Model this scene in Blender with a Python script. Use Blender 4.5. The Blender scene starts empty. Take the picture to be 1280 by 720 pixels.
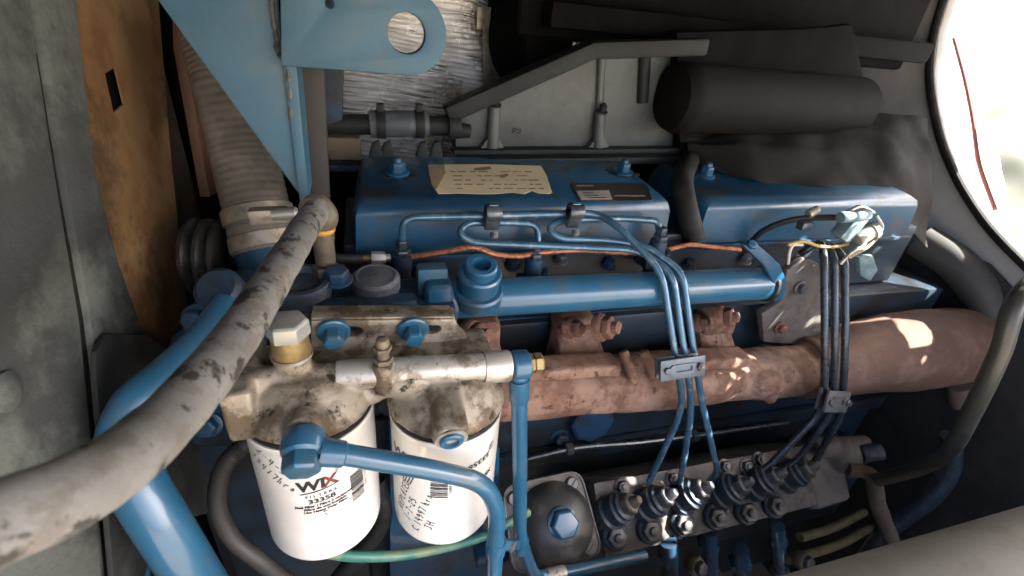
import bpy, bmesh, math, random
from mathutils import Vector as V, Matrix, noise as NZ
random.seed(7)
R = math.radians
sc = bpy.context.scene
COL = sc.collection

# ------------------------------------------------------------------ camera
F = 600.0                                   # focal length in pixels of a 1280 wide picture
dn = V((-107, 1050, F)).normalized()        # world down, in camera space (x right, y down, z forward)
rt = V((2000, -80, F)); rt = (rt - dn*rt.dot(dn)).normalized()
fw = rt.cross(dn)                           # world +Y (into the bay), in camera space
def cam_to_world(c): return V((c.dot(rt), c.dot(fw), -c.dot(dn)))
cd = bpy.data.cameras.new('camera'); co = bpy.data.objects.new('camera', cd); COL.objects.link(co)
X = cam_to_world(V((1,0,0))); Yc = cam_to_world(V((0,-1,0))); Zc = cam_to_world(V((0,0,-1)))
co.matrix_world = Matrix((X, Yc, Zc)).transposed().to_4x4()
cd.sensor_width = 36; cd.lens = 36*F/1280; cd.clip_start = 0.01; cd.clip_end = 200
cd.dof.use_dof = True; cd.dof.focus_distance = 0.46; cd.dof.aperture_fstop = 10
sc.camera = co

# ------------------------------------------------------------------ light
SUN = V((.66, -.36, .66)).normalized()       # towards the sun
EL = math.asin(SUN.z); AZ = math.atan2(SUN.x, SUN.y)
w = bpy.data.worlds.new('World'); sc.world = w; w.use_nodes = True
nt = w.node_tree; bg = nt.nodes['Background']
sk = nt.nodes.new('ShaderNodeTexSky'); sk.sky_type = 'NISHITA'; sk.sun_disc = False
sk.sun_elevation = EL; sk.sun_rotation = AZ; sk.dust_density = 4.0; sk.air_density = .6; sk.ozone_density = .3
nt.links.new(sk.outputs[0], bg.inputs[0]); bg.inputs[1].default_value = 0.12
sl = bpy.data.lights.new('sun', 'SUN'); sl.energy = 5.0; sl.angle = R(.28); sl.color = (1, .95, .87)
so = bpy.data.objects.new('sun', sl); COL.objects.link(so)
so.rotation_euler = SUN.to_track_quat('Z', 'Y').to_euler()
sc.view_settings.view_transform = 'Standard'; sc.view_settings.look = 'None'
sc.view_settings.exposure = 3.1; sc.view_settings.gamma = 1

# ------------------------------------------------------------------ helpers
def ray(px, py): return cam_to_world(V(((px-640)/F, (py-360)/F, 1)))
def P(px, py, Y): d = ray(px, py); return d*(Y/d.y)
def PX(px, py, x): d = ray(px, py); return d*(x/d.x)
def PZ(px, py, z): d = ray(px, py); return d*(z/d.z)
def PL(px, py, o, n): d = ray(px, py); return d*(o.dot(n)/d.dot(n))
def PT(px, py, t): return ray(px, py)*t
def L(*q): return [P(*a) for a in q]

def frame(n, up=V((0,0,1))):
    n = n.normalized()
    if abs(n.dot(up)) > .98: up = V((0,1,0))
    x = up.cross(n).normalized(); return x, n.cross(x), n

def smooth_path(pts, n=8):
    pts = [V(p) for p in pts]
    if len(pts) < 3: return pts
    q = [pts[0]*2-pts[1]] + pts + [pts[-1]*2-pts[-2]]; out = []
    for i in range(1, len(q)-2):
        a, b, c, d = q[i-1:i+3]
        # centripetal-like: scale tangents by the segment length
        l = (c-b).length; t1 = (c-a).normalized()*l*.9; t2 = (d-b).normalized()*l*.9
        for k in range(n):
            t = k/n; t_2 = t*t; t_3 = t_2*t
            out.append(b*(2*t_3-3*t_2+1) + t1*(t_3-2*t_2+t) + c*(-2*t_3+3*t_2) + t2*(t_3-t_2))
    out.append(pts[-1]); return out

def round_path(pts, r, n=6):
    """polyline with its corners rounded to radius r"""
    pts = [V(p) for p in pts]; out = [pts[0]]
    for a, b, c in zip(pts, pts[1:], pts[2:]):
        l = min(r, (a-b).length*.49, (c-b).length*.49)
        p = b+(a-b).normalized()*l; q = b+(c-b).normalized()*l
        for k in range(n+1):
            t = k/n; out.append(p*(1-t)**2 + b*2*t*(1-t) + q*t*t)
    out.append(pts[-1]); return out

class MB:
    def __init__(s): s.bm = bmesh.new()
    def _add(s, b, bevel=0, seg=2, ang=25):
        bmesh.ops.recalc_face_normals(b, faces=b.faces)
        if bevel:
            es = [e for e in b.edges if len(e.link_faces) == 2 and e.calc_face_angle(0) > R(ang)]
            bmesh.ops.bevel(b, geom=es, offset=bevel, segments=seg, affect='EDGES', profile=.6, clamp_overlap=True)
        m = bpy.data.meshes.new('t'); b.to_mesh(m); b.free(); s.bm.from_mesh(m); bpy.data.meshes.remove(m)
        return s
    def box(s, c, size, ax=None, bevel=0, seg=2):
        x, y, z = ax or (V((1,0,0)), V((0,1,0)), V((0,0,1))); c = V(c)
        b = bmesh.new(); bmesh.ops.create_cube(b, size=1)
        for v in b.verts: v.co = c + x*(v.co.x*size[0]) + y*(v.co.y*size[1]) + z*(v.co.z*size[2])
        return s._add(b, bevel, seg)
    def box2(s, a, b_, bevel=0, seg=2):
        a = V(a); b_ = V(b_); return s.box((a+b_)/2, [abs(q) for q in (b_-a)], None, bevel, seg)
    def lathe(s, prof, o, n, seg=24, bevel=0, cap=True, up=V((0,0,1))):
        x, y, n = frame(V(n), up); o = V(o); b = bmesh.new(); rings = []
        for r, h in prof:
            rings.append([b.verts.new(o + n*h + (x*math.cos(2*math.pi*k/seg)+y*math.sin(2*math.pi*k/seg))*max(r,1e-5)) for k in range(seg)])
        for p, q in zip(rings, rings[1:]):
            for k in range(seg): b.faces.new((p[k], p[(k+1)%seg], q[(k+1)%seg], q[k]))
        if cap: b.faces.new(rings[0][::-1]); b.faces.new(rings[-1])
        return s._add(b, bevel)
    def cyl(s, a, c, r, r2=None, seg=20, bevel=0):
        a = V(a); c = V(c); return s.lathe([(r,0),(r if r2 is None else r2,(c-a).length)], a, c-a, seg, bevel)
    def hex(s, o, n, r, h, bevel=.0008): return s.lathe([(r,0),(r,h*.82),(r*.86,h)], o, n, 6, bevel*.6)
    def sphere(s, c, r, sc_=(1,1,1), seg=20):
        b = bmesh.new(); bmesh.ops.create_uvsphere(b, u_segments=seg, v_segments=seg//2, radius=1)
        for v in b.verts: v.co = V(c) + V((v.co.x*sc_[0], v.co.y*sc_[1], v.co.z*sc_[2]))*r
        return s._add(b)
    def tube(s, pts, r, seg=14, ribs=None):
        pts = [V(p) for p in pts]; n = len(pts); b = bmesh.new(); rings = []
        t = (pts[1]-pts[0]).normalized(); x = t.orthogonal().normalized()
        for i, p in enumerate(pts):
            t = (pts[min(i+1,n-1)]-pts[max(i-1,0)]).normalized()
            x = (x - t*x.dot(t)).normalized(); y = t.cross(x)
            rr = r(i/(n-1)) if callable(r) else r
            rings.append([b.verts.new(p + (x*math.cos(2*math.pi*k/seg)+y*math.sin(2*math.pi*k/seg))*rr) for k in range(seg)])
        for p, q in zip(rings, rings[1:]):
            for k in range(seg): b.faces.new((p[k], p[(k+1)%seg], q[(k+1)%seg], q[k]))
        b.faces.new(rings[0][::-1]); b.faces.new(rings[-1])
        return s._add(b)
    def prism(s, poly, th, bevel=0, seg=2):
        """poly: 3D points in a plane; th: thickness vector"""
        b = bmesh.new(); th = V(th); lo = [b.verts.new(V(p)) for p in poly]; hi = [b.verts.new(V(p)+th) for p in poly]
        b.faces.new(lo); b.faces.new(hi[::-1]); n = len(poly)
        for k in range(n): b.faces.new((lo[k], lo[(k+1)%n], hi[(k+1)%n], hi[k]))
        return s._add(b, bevel, seg)
    def loft(s, rings, bevel=0, seg=2):
        b = bmesh.new(); vs = [[b.verts.new(V(p)) for p in r_] for r_ in rings]; n = len(vs[0])
        for p, q in zip(vs, vs[1:]):
            for k in range(n): b.faces.new((p[k], p[(k+1)%n], q[(k+1)%n], q[k]))
        b.faces.new(vs[0][::-1]); b.faces.new(vs[-1]); return s._add(b, bevel, seg)
    def grid(s, fn, nu, nv):
        b = bmesh.new(); g = [[b.verts.new(fn(i/nu, j/nv)) for j in range(nv+1)] for i in range(nu+1)]
        for i in range(nu):
            for j in range(nv): b.faces.new((g[i][j], g[i+1][j], g[i+1][j+1], g[i][j+1]))
        m = bpy.data.meshes.new('t'); b.to_mesh(m); b.free(); s.bm.from_mesh(m); bpy.data.meshes.remove(m); return s
    def holed(s, outer, holes, o, x, y, n, th, bevel=0):
        """flat plate in plane (o, x, y) with holes, extruded by th along n"""
        cu = bpy.data.curves.new('t', 'CURVE'); cu.dimensions = '2D'; cu.fill_mode = 'BOTH'
        cu.extrude = th/2 - bevel; cu.bevel_depth = bevel; cu.bevel_resolution = 1
        for q in [outer]+holes:
            sp = cu.splines.new('POLY'); sp.points.add(len(q)-1); sp.use_cyclic_u = True
            for k, a in enumerate(q): sp.points[k].co = (a[0], a[1], 0, 1)
        ob = bpy.data.objects.new('t', cu); COL.objects.link(ob); dg = bpy.context.evaluated_depsgraph_get()
        m = bpy.data.meshes.new_from_object(ob.evaluated_get(dg)); bpy.data.objects.remove(ob); bpy.data.curves.remove(cu)
        m.transform(Matrix((x, y, n)).transposed().to_4x4()); m.transform(Matrix.Translation(V(o)+n*th/2))
        b = bmesh.new(); b.from_mesh(m); bpy.data.meshes.remove(m); bmesh.ops.remove_doubles(b, verts=b.verts, dist=1e-5)
        return s._add(b)
    def cast(s, vox=.0013, it=3):
        """melt everything so far into one cast body"""
        m = bpy.data.meshes.new('t'); s.bm.to_mesh(m); ob = bpy.data.objects.new('t', m); COL.objects.link(ob)
        a = ob.modifiers.new('r', 'REMESH'); a.mode = 'VOXEL'; a.voxel_size = vox
        a = ob.modifiers.new('s', 'SMOOTH'); a.iterations = it; a.factor = .5
        m2 = bpy.data.meshes.new_from_object(ob.evaluated_get(bpy.context.evaluated_depsgraph_get()))
        bpy.data.objects.remove(ob); bpy.data.meshes.remove(m)
        s.bm.free(); s.bm = bmesh.new(); s.bm.from_mesh(m2); bpy.data.meshes.remove(m2); return s
    def wobble(s, amp, scale):
        for v in s.bm.verts: v.co += NZ.noise_vector(v.co*scale)*amp
        return s
    def done(s, name, mat, parent=None, ang=35, label=None, kind=None):
        m = bpy.data.meshes.new(name); s.bm.to_mesh(m); s.bm.free()
        for p in m.polygons: p.use_smooth = True
        m.set_sharp_from_angle(angle=R(ang)); m.materials.append(mat)
        o = bpy.data.objects.new(name, m); COL.objects.link(o)
        if parent: attach(o, parent)
        if label: o['label'] = label
        if kind: o['kind'] = kind
        return o

def world_loc(o): return (world_loc(o.parent) if o.parent and o.parent.type == 'EMPTY' else V((0,0,0))) + (o.location if o.type == 'EMPTY' else V((0,0,0)))
def attach(o, parent):
    o.parent = parent
    if parent.type == 'EMPTY': o.matrix_parent_inverse = Matrix.Translation(-parent.location)
    return o
def tag(o, label, cat, group=None):
    o['label'] = label; o['category'] = cat
    if group: o['group'] = group
    return o
def thing(name, label, cat, loc=(0,0,0), group=None):
    o = bpy.data.objects.new(name, None); COL.objects.link(o); o.location = V(loc); o.empty_display_size = .02
    return tag(o, label, cat, group)
def dup(root, delta, label):
    r = root.copy(); COL.objects.link(r); r.location = root.location + V(delta); r['label'] = label
    for c in root.children:
        k = c.copy(); COL.objects.link(k); k.parent = r; k.matrix_parent_inverse = c.matrix_parent_inverse.copy()
        for g in c.children: h = g.copy(); COL.objects.link(h); h.parent = k
    return r

# ------------------------------------------------------------------ materials
def mat(name, base, rough=.5, metal=0, c2=None, amt=.5, s1=25, lo=.45, hi=.65, c3=None, s3=220, lo3=.62, hi3=.68, bump=.3, sb=300, bd=.0006, r2=None, coat=0, spec=.5, stretch=None, c4=None, s4=9, a4=.35):
    m = bpy.data.materials.new(name); m.use_nodes = True; t = m.node_tree; N = t.nodes; K = t.links
    b = N['Principled BSDF']; b.inputs['Metallic'].default_value = metal; b.inputs['Coat Weight'].default_value = coat
    b.inputs['Specular IOR Level'].default_value = spec
    tc = N.new('ShaderNodeTexCoord'); co_ = tc.outputs['Object']
    if stretch:
        mp = N.new('ShaderNodeMapping'); mp.inputs['Scale'].default_value = stretch; K.new(co_, mp.inputs[0]); co_ = mp.outputs[0]
    def nz(s, det=6, rg=.6):
        n = N.new('ShaderNodeTexNoise'); n.inputs['Scale'].default_value = s; n.inputs['Detail'].default_value = det; n.inputs['Roughness'].default_value = rg
        K.new(co_, n.inputs['Vector']); return n.outputs['Fac']
    def rng(x, a, c, d=1):
        r = N.new('ShaderNodeMapRange'); r.interpolation_type = 'SMOOTHSTEP'; r.inputs[1].default_value = a; r.inputs[2].default_value = c; r.inputs[4].default_value = d; K.new(x, r.inputs[0]); return r.outputs[0]
    def mix(f, a, c):
        x = N.new('ShaderNodeMix'); x.data_type = 'RGBA'; K.new(f, x.inputs[0])
        for i, q in ((6, a), (7, c)):
            if hasattr(q, 'node'): K.new(q, x.inputs[i])
            else: x.inputs[i].default_value = (*q, 1)
        return x.outputs[2]
    # overall tone drift
    col = mix(rng(nz(s1*.5, 4), .35, .65), tuple(q*.82 for q in base), tuple(min(1, q*1.12) for q in base))
    f1 = None
    if c2: f1 = rng(nz(s1, 8, .65), lo, hi, amt); col = mix(f1, col, c2)
    if c3: f3 = rng(nz(s3, 5, .7), lo3, hi3); col = mix(f3, col, c3)
    if c4: col = mix(rng(nz(s4, 10, .72), .46, .66, a4), col, c4)
    K.new(col, b.inputs['Base Color'])
    rr = N.new('ShaderNodeMapRange'); rr.inputs[3].default_value = rough-.05; rr.inputs[4].default_value = rough+.07; K.new(nz(s1*1.2, 3), rr.inputs[0])
    ro = rr.outputs[0]
    if r2 is not None and f1 is not None:
        mm = N.new('ShaderNodeMix'); K.new(f1, mm.inputs[0]); K.new(ro, mm.inputs[2]); mm.inputs[3].default_value = r2; ro = mm.outputs[0]
    K.new(ro, b.inputs['Roughness'])
    if bump:
        bp = N.new('ShaderNodeBump'); bp.inputs['Strength'].default_value = bump; bp.inputs['Distance'].default_value = bd
        K.new(nz(sb, 6, .65), bp.inputs['Height']); K.new(bp.outputs[0], b.inputs['Normal'])
    return m

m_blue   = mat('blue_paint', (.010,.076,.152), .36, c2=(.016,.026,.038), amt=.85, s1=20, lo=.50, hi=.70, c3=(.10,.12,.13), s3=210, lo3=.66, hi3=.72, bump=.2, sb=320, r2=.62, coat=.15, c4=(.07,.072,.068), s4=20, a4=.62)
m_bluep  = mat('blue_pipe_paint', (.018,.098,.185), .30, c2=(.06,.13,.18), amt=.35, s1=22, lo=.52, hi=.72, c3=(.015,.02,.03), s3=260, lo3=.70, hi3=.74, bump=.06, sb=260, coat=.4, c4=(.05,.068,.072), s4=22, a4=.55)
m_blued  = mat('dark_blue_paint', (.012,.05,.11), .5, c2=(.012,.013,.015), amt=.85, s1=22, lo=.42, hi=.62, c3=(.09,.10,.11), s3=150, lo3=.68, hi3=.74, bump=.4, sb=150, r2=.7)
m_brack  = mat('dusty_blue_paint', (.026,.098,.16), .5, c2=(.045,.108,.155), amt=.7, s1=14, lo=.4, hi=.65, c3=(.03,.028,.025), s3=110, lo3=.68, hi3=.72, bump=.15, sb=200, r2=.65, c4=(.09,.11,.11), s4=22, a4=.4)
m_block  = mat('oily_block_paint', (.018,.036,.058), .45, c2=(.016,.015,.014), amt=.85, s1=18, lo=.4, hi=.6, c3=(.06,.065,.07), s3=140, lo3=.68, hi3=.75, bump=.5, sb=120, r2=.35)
m_black  = mat('black_metal', (.003,.003,.003), .8, c2=(.007,.006,.005), amt=.6, s1=30, bump=.3, spec=.1)
m_rub    = mat('black_rubber', (.010,.010,.010), .6, c2=(.03,.028,.025), amt=.7, s1=40, lo=.45, hi=.7, bump=.3, spec=.25)
m_hose   = mat('dusty_grey_rubber', (.205,.203,.196), .75, c2=(.13,.118,.105), amt=.85, s1=75, lo=.45, hi=.6, c3=(.03,.028,.026), s3=60, lo3=.545, hi3=.61, bump=.7, sb=700, bd=.0008)
m_ahose  = mat('brown_air_hose', (.13,.112,.09), .8, c2=(.20,.175,.145), amt=.6, s1=30, bump=.4, sb=250)
m_alu    = mat('dirty_cast_aluminium', (.30,.262,.205), .5, .35, c2=(.095,.068,.042), amt=.92, s1=38, lo=.43, hi=.58, c3=(.022,.017,.012), s3=75, lo3=.585, hi3=.66, bump=.55, sb=240, bd=.001, r2=.65)
m_aluc   = mat('bare_aluminium', (.48,.46,.42), .42, .5, c2=(.17,.13,.09), amt=.85, s1=50, lo=.46, hi=.60, c3=(.04,.035,.03), s3=130, lo3=.66, hi3=.70, bump=.3, sb=300)
m_zinc   = mat('zinc_nut', (.40,.41,.40), .42, .5, c2=(.33,.30,.2), amt=.6, s1=120, bump=.2)
m_brass  = mat('brass', (.27,.20,.085), .45, .6, c2=(.17,.12,.06), amt=.8, s1=110, bump=.3)
m_ring   = mat('orange_seal', (.62,.30,.03), .5, c2=(.2,.1,.03), amt=.5, s1=150)
m_bronz  = mat('dirty_bronze', (.17,.14,.10), .55, .4, c2=(.09,.075,.06), amt=.8, s1=90, bump=.4)
m_rust   = mat('rusty_iron', (.15,.074,.045), .8, c2=(.265,.165,.12), amt=.85, s1=30, lo=.42, hi=.62, c3=(.07,.028,.018), s3=70, lo3=.56, hi3=.68, bump=.8, sb=260, bd=.0012)
m_rustd  = mat('dark_rust', (.12,.058,.04), .85, c2=(.22,.12,.085), amt=.7, s1=90, lo=.45, hi=.65, bump=.8, sb=300, bd=.001)
m_white  = mat('white_filter_paint', (.80,.785,.75), .24, c2=(.62,.59,.53), amt=.35, s1=14, lo=.5, hi=.75, c3=(.22,.18,.14), s3=140, lo3=.745, hi3=.77, bump=.03, sb=120, coat=.4)
m_ink    = mat('black_ink', (.012,.012,.014), .5, bump=0)
m_inkw   = mat('worn_black_ink', (.02,.02,.022), .5, c2=(.4,.4,.38), amt=1, s1=420, lo=.66, hi=.72, bump=0)
m_inkr   = mat('dark_red_ink', (.20,.035,.02), .5, c2=(.05,.02,.02), amt=.7, s1=200, bump=0)
m_inkb   = mat('grey_pen_ink', (.06,.06,.07), .6, c2=(.45,.45,.44), amt=.8, s1=300, lo=.5, hi=.62, bump=0)
m_grey   = mat('grey_cast_paint', (.085,.098,.094), .5, c4=(.05,.043,.036), s4=18, a4=.6, c2=(.05,.055,.055), amt=.7, s1=14, lo=.42, hi=.62, c3=(.33,.32,.29), s3=150, lo3=.70, hi3=.76, bump=.3, sb=200)
m_greyd  = mat('dark_grey_cast_paint', (.017,.021,.021), .6, spec=.25, c2=(.010,.010,.010), amt=.8, s1=25, c3=(.3,.28,.25), s3=130, lo3=.70, hi3=.76, bump=.4, sb=200)
m_foil   = mat('dirty_foil', (.95,.94,.91), .27, .88, c2=(.75,.70,.64), amt=.6, s1=12, lo=.45, hi=.7, c3=(.06,.035,.025), s3=26, lo3=.70, hi3=.74, bump=.5, sb=150, bd=.002)
m_paper  = mat('aged_paper', (.68,.57,.36), .7, c2=(.56,.44,.25), amt=.6, s1=40, c3=(.08,.05,.03), s3=150, lo3=.70, hi3=.73, bump=.3, stretch=(.35,1,1))
m_plate  = mat('dark_label', (.022,.017,.015), .4, c2=(.06,.045,.04), amt=.6, s1=80, bump=.1)
m_cop    = mat('copper_line', (.50,.20,.10), .42, .6, c2=(.12,.05,.03), amt=.8, s1=220, lo=.48, hi=.6, bump=.8, sb=500, bd=.001)
m_line   = mat('worn_blue_steel_line', (.05,.125,.20), .24, .35, c2=(.22,.25,.27), amt=.7, s1=55, lo=.52, hi=.68, bump=.1, coat=.3)
m_linedk = mat('dark_steel_line', (.065,.08,.095), .27, .5, c2=(.03,.028,.026), amt=.7, s1=60, bump=.15)
m_pump   = mat('dusty_pump_metal', (.15,.135,.125), .6, .25, c2=(.06,.05,.045), amt=.75, s1=45, lo=.42, hi=.65, c3=(.30,.27,.23), s3=200, lo3=.68, hi3=.73, bump=.5, sb=260, bd=.0008)
m_nut    = mat('worn_steel_nut', (.13,.13,.135), .45, .45, c2=(.07,.065,.06), amt=.7, s1=130, lo=.48, hi=.65, bump=.3)
m_pumpb  = mat('blue_black_holder', (.03,.05,.075), .45, .2, c2=(.09,.09,.09), amt=.6, s1=100, bump=.3)
m_gpanel = mat('grey_felt_panel', (.115,.128,.118), .85, c2=(.035,.04,.04), amt=.9, s1=11, lo=.42, hi=.60, bump=.6, sb=120, bd=.002)
m_brown  = mat('brown_fibreboard', (.28,.165,.072), .75, c4=(.02,.012,.006), s4=10, a4=.75, c2=(.15,.065,.022), amt=.85, s1=16, lo=.4, hi=.65, bump=.4, sb=200)
m_brownd = mat('dark_brown_post', (.05,.026,.016), .7, c2=(.018,.012,.01), amt=.8, s1=20, bump=.3)
m_rpan   = mat('veil_grey_hood_panel', (.46,.46,.47), .7, c2=(.34,.34,.35), amt=.6, s1=8, bump=.2)  # pale grey colour stands in for the lens flare veil
m_cloth  = mat('white_sheet', (.82,.80,.76), .9, c2=(.70,.68,.62), amt=.5, s1=5, bump=.3, sb=300)
m_pad    = mat('pale_green_grey_pad', (.10,.105,.09), .9, c2=(.075,.08,.065), amt=.6, s1=20, bump=.3)
m_red    = mat('lens_fringe_pink', (.13,.035,.03), .8)
m_green  = mat('green_hose', (.035,.16,.13), .4, c2=(.22,.26,.13), amt=.8, s1=20, lo=.45, hi=.62, bump=.1)
m_rail   = mat('pale_dusty_rail', (.29,.27,.235), .7, c2=(.18,.165,.14), amt=.7, s1=10, bump=.3)
m_yel    = mat('dull_yellow_strap', (.17,.145,.075), .5, c2=(.05,.04,.03), amt=.7, s1=40)
m_olive  = mat('dusty_olive_pipe', (.045,.045,.038), .35, c2=(.022,.022,.02), amt=.6, s1=30, bump=.2)
m_band   = mat('steel_band', (.50,.45,.37), .42, .7, c2=(.20,.16,.12), amt=.7, s1=50, bump=.2)
m_ground = mat('pale_dirt', (.32,.27,.21), .95, c2=(.22,.19,.14), amt=.7, s1=3, bump=.5, sb=20, bd=.01)
m_cyan   = mat('pale_blue_connector', (.10,.19,.23), .5, c2=(.25,.25,.23), amt=.7, s1=90, bump=.2)
m_lid    = mat('sun_mask_grey', (.13,.135,.14), .7)

def bolt(parent, p, n, r, h, mt, washer=None, name='bolt', wm=None, dome=False):
    n = V(n).normalized(); p = V(p); m = MB()
    if washer: m.lathe([(washer,0),(washer,h*.22),(washer*.9,h*.3)], p, n, 24, 0); p = p + n*h*.28
    m.hex(p, n, r, h)
    if dome: m.lathe([(r*.55,0),(r*.5,h*.35),(r*.3,h*.42)], p+n*h*.98, n, 14)
    return m.done(name, mt, parent)

# ================================================================== SETTING
g = MB(); g.grid(lambda u, v: V((-30+60*u, -30+60*v, -1.25)), 8, 8); g.done('ground', m_ground, kind='structure')

# back wall of the bay
o = MB().box2((-.25,1.24,-1.2), (1.35,1.27,.14)).done('bulkhead', m_black); tag(o, 'black back wall of the engine bay behind the foil sheet', 'wall')

# left side: grey felt panel, then brown board
o = thing('side_panel', 'blurred grey felt covered side panel at the far left', 'panel', (-.21,.3,-.9))
def side(q, x, th): return [PX(*a_, x) for a_ in q], (th,0,0)
MB().prism(*side(((-300,-150),(34,-150),(36,0),(70,220),(100,400),(132,720),(150,1000),(-300,1000)), -.206, -.02), .002).done('panel_sheet', m_gpanel, o)
MB().prism(*side(((34,-150),(46,-150),(47,0),(82,220),(114,400),(150,720),(165,1000),(150,1000),(132,720),(100,400),(70,220),(36,0)), -.208, -.02)).done('seam_gasket', m_rub, o)
MB().prism(*side(((47,-150),(94,-150),(96,0),(121,220),(150,330),(186,432),(190,470),(124,480),(114,400),(82,220),(47,0)), -.203, -.02), .003).done('edge_strip', m_gpanel, o)
MB().lathe([(.012,0),(.012,.002),(.006,.005),(.001,.006)], PX(6,490,-.2055), (1,0,0), 20).done('rivet', m_gpanel, o)
MB().prism(*side(((84,300),(128,300),(150,770),(100,770)), -.2078, -.003)).done('inner_gasket', m_rub, o)
o = thing('dark_flap', 'black flap over the lower edge of the grey side panel', 'flap', PX(150,400,-.203))
MB().prism(*side(((112,440),(126,418),(180,420),(250,470),(262,640),(190,660),(165,760),(165,1000),(150,1000),(134,720),(112,470)), -.2005, .004), .001).done('flap_sheet', mat('mottled_black_flap', (.014,.016,.016), .85, c2=(.05,.055,.055), amt=.8, s1=16, lo=.46, hi=.66), o)  # near-black mottled sheet added where the panel edges go dark
o = thing('fibreboard_panel', 'brown fibreboard panel with a small rectangular slot behind the grey side panel', 'panel', (-.215,.55,-.9))
hole = [PX(*q, -.208) for q in ((131,92),(144,84),(155,130),(142,141))]
m = MB(); m.holed([(q_.y, q_.z) for q_ in [PX(*q, -.208) for q in ((80,-100),(196,-100),(198,0),(214,200),(240,440),(250,640),(110,640),(90,100))]], [[(q.y, q.z) for q in hole]], (-.2095,0,0), V((0,1,0)), V((0,0,1)), V((1,0,0)), .0015); m.done('board', m_brown, o)
MB().prism(*side(((110,60),(165,60),(175,170),(125,170)), -.213, -.004)).done('slot_backing', m_black, o)
o = thing('door_post', 'dark brown upright post beside the brown fibreboard', 'post', (-.2,.7,-.9))
MB().box2((-.240,.50,-1.0), (-.2265,.72,.138), .002).done('post_body', mat('blackish_brown', (.02,.010,.006), .8, c2=(.006,.005,.004), amt=.8, s1=14), o)  # post body in near-black brown, mottled at random
MB().prism(*side(((226,-60),(232,-60),(240,58),(273,240),(262,246),(230,60)), -.212, -.012), .001).done('edge_trim', mat('brown_edge_trim', (.16,.085,.05), .6), o)
o = MB().box2((-.27,-.1,-1.24), (-.245,1.239,.138)).done('rear_side_panel', m_black); tag(o, 'black outer side panel in shadow behind the brown post', 'panel')

o = MB().box2((-.30,-.06,-1.2), (1.3,-.03,-.55), .004).done('bounce_blocker', m_black); tag(o, 'unseen black board added below the camera to block ground bounce', 'light blocker')  # added out of view to keep ground bounce off the engine
# right side wall of the bay with the open cut-out
edge = [(1196,-40),(1172,40),(1166,90),(1170,130),(1182,180),(1205,232),(1240,284),(1300,345),(1400,430)]
pe = [PX(*q, 1.0) for q in edge]
poly = [(q.y, q.z) for q in pe]
poly = [(1.238,.138),(poly[0][0],.138)] + poly[:-1] + [(poly[-2][0]-.004,-.15),(-.35,-.15),(-.35,-1.2),(1.238,-1.2)]  # front top edge, out of view, raised to block stray sun
m = MB(); m.holed(poly, [], (1.0,0,0), V((0,1,0)), V((0,0,1)), V((1,0,0)), .02, .003)
o = thing('hood_side_panel', 'inner hood side in flare veil grey with a curved cut-out at the right', 'panel', (1.0,.6,-1.2))
m.done('panel_sheet', m_rpan, o)
MB().tube(smooth_path([q+V((-.008,0,0)) for q in pe], 6), .007, 10).done('edge_seal', m_rub, o)

# ================================================================== BACKGROUND: foil, brackets, intake
o = thing('foil_sheet', 'crinkled silver foil insulation sheet on the back wall', 'insulation', P(520,140,.92))
a = P(395,-25,.93); b = P(628,150,.93)
def foil(u, v):
    x = a.x+(b.x+.05-a.x)*u; z = a.z+(b.z-.08-a.z)*v
    q = V((x*9, z*30, 0)); s = z*820 + x*60 + 4*NZ.noise(q) + 1.6*NZ.noise(q*3)
    return V((x, .93 + (.0026)*math.sin(s)*(.35+.65*(NZ.noise(V((x*20, z*60, 4)))+.6)) + .006*NZ.noise(V((x*14, z*14, 2))), z))
m = MB(); m.grid(foil, 70, 260); m.done('foil', m_foil, o, ang=80)
MB().box2((a.x,.94,b.z-.08), (b.x+.05,.95,a.z)).done('backing', m_black, o)
o = thing('heat_shield', 'plain stained metal shield right of the crinkled foil', 'shield', P(632,95,.9))
m = MB(); m.prism([P(*q, .905) for q in ((603,8),(640,12),(640,100),(605,118))], (0,.004,0), .001); m.done('shield_plate', mat('stained_aluminium', (.40,.37,.31), .5, .5, c2=(.12,.10,.08), amt=.8, s1=30), o)
MB().prism([P(*q, .898) for q in ((597,8),(607,9),(606,35),(596,36))], (0,.004,0), .001).done('clip', m_band, o)

o = thing('black_canister', 'black ribbed canister behind the sloping grey casting', 'canister', P(690,95,.80))
m = MB(); c0 = P(632,55,.80); c1 = P(760,42,.86)
m.lathe([(.05,0),(.056,.002),(.056,.012),(.05,.014),(.05,.05),(.054,.052),(.054,.060),(.05,.062),(.05,.2)], c0, c1-c0, 40); m.done('can_body', m_black, o)
MB().box(P(722,42,.775), (.014,.004,.075), None, .001).done('foil_tab', m_foil, o)

# blue lifting bracket
o = thing('lifting_bracket', 'dusty blue triangular gusset bracket with a round lifting eye at top', 'bracket', P(378,250,.452))
Yg = .452
MB().prism([P(*q, Yg) for q in ((140,-70),(342,-70),(350,70),(362,90),(377,246),(370,238),(197,0))], (0,.010,0), .0012).done('gusset_plate', m_brack, o)
MB().prism([P(*q, Yg-.004) for q in ((353,76),(371,84),(386,250),(375,254),(368,200))], (0,.05,0), .0015).done('flange', m_brack, o)
m = MB(); m.tube(smooth_path(L((338,-30,.449),(341,20,.449),(345,45,.449),(347,66,.449),(357,78,.448),(362,110,.449),(364,150,.449)), 6), lambda t: .0016+.0007*math.sin(t*60), 8); m.done('weld_bead', mat('weld', (.045,.05,.05), .5, c2=(.15,.14,.11), amt=.7, s1=150, bump=.8), o)
ex, ey, ez = V((1,0,0)), V((0,0,1)), V((0,-1,0))
def eyep(px, py): q = P(px, py, .44); return (q.x, q.z)
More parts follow.
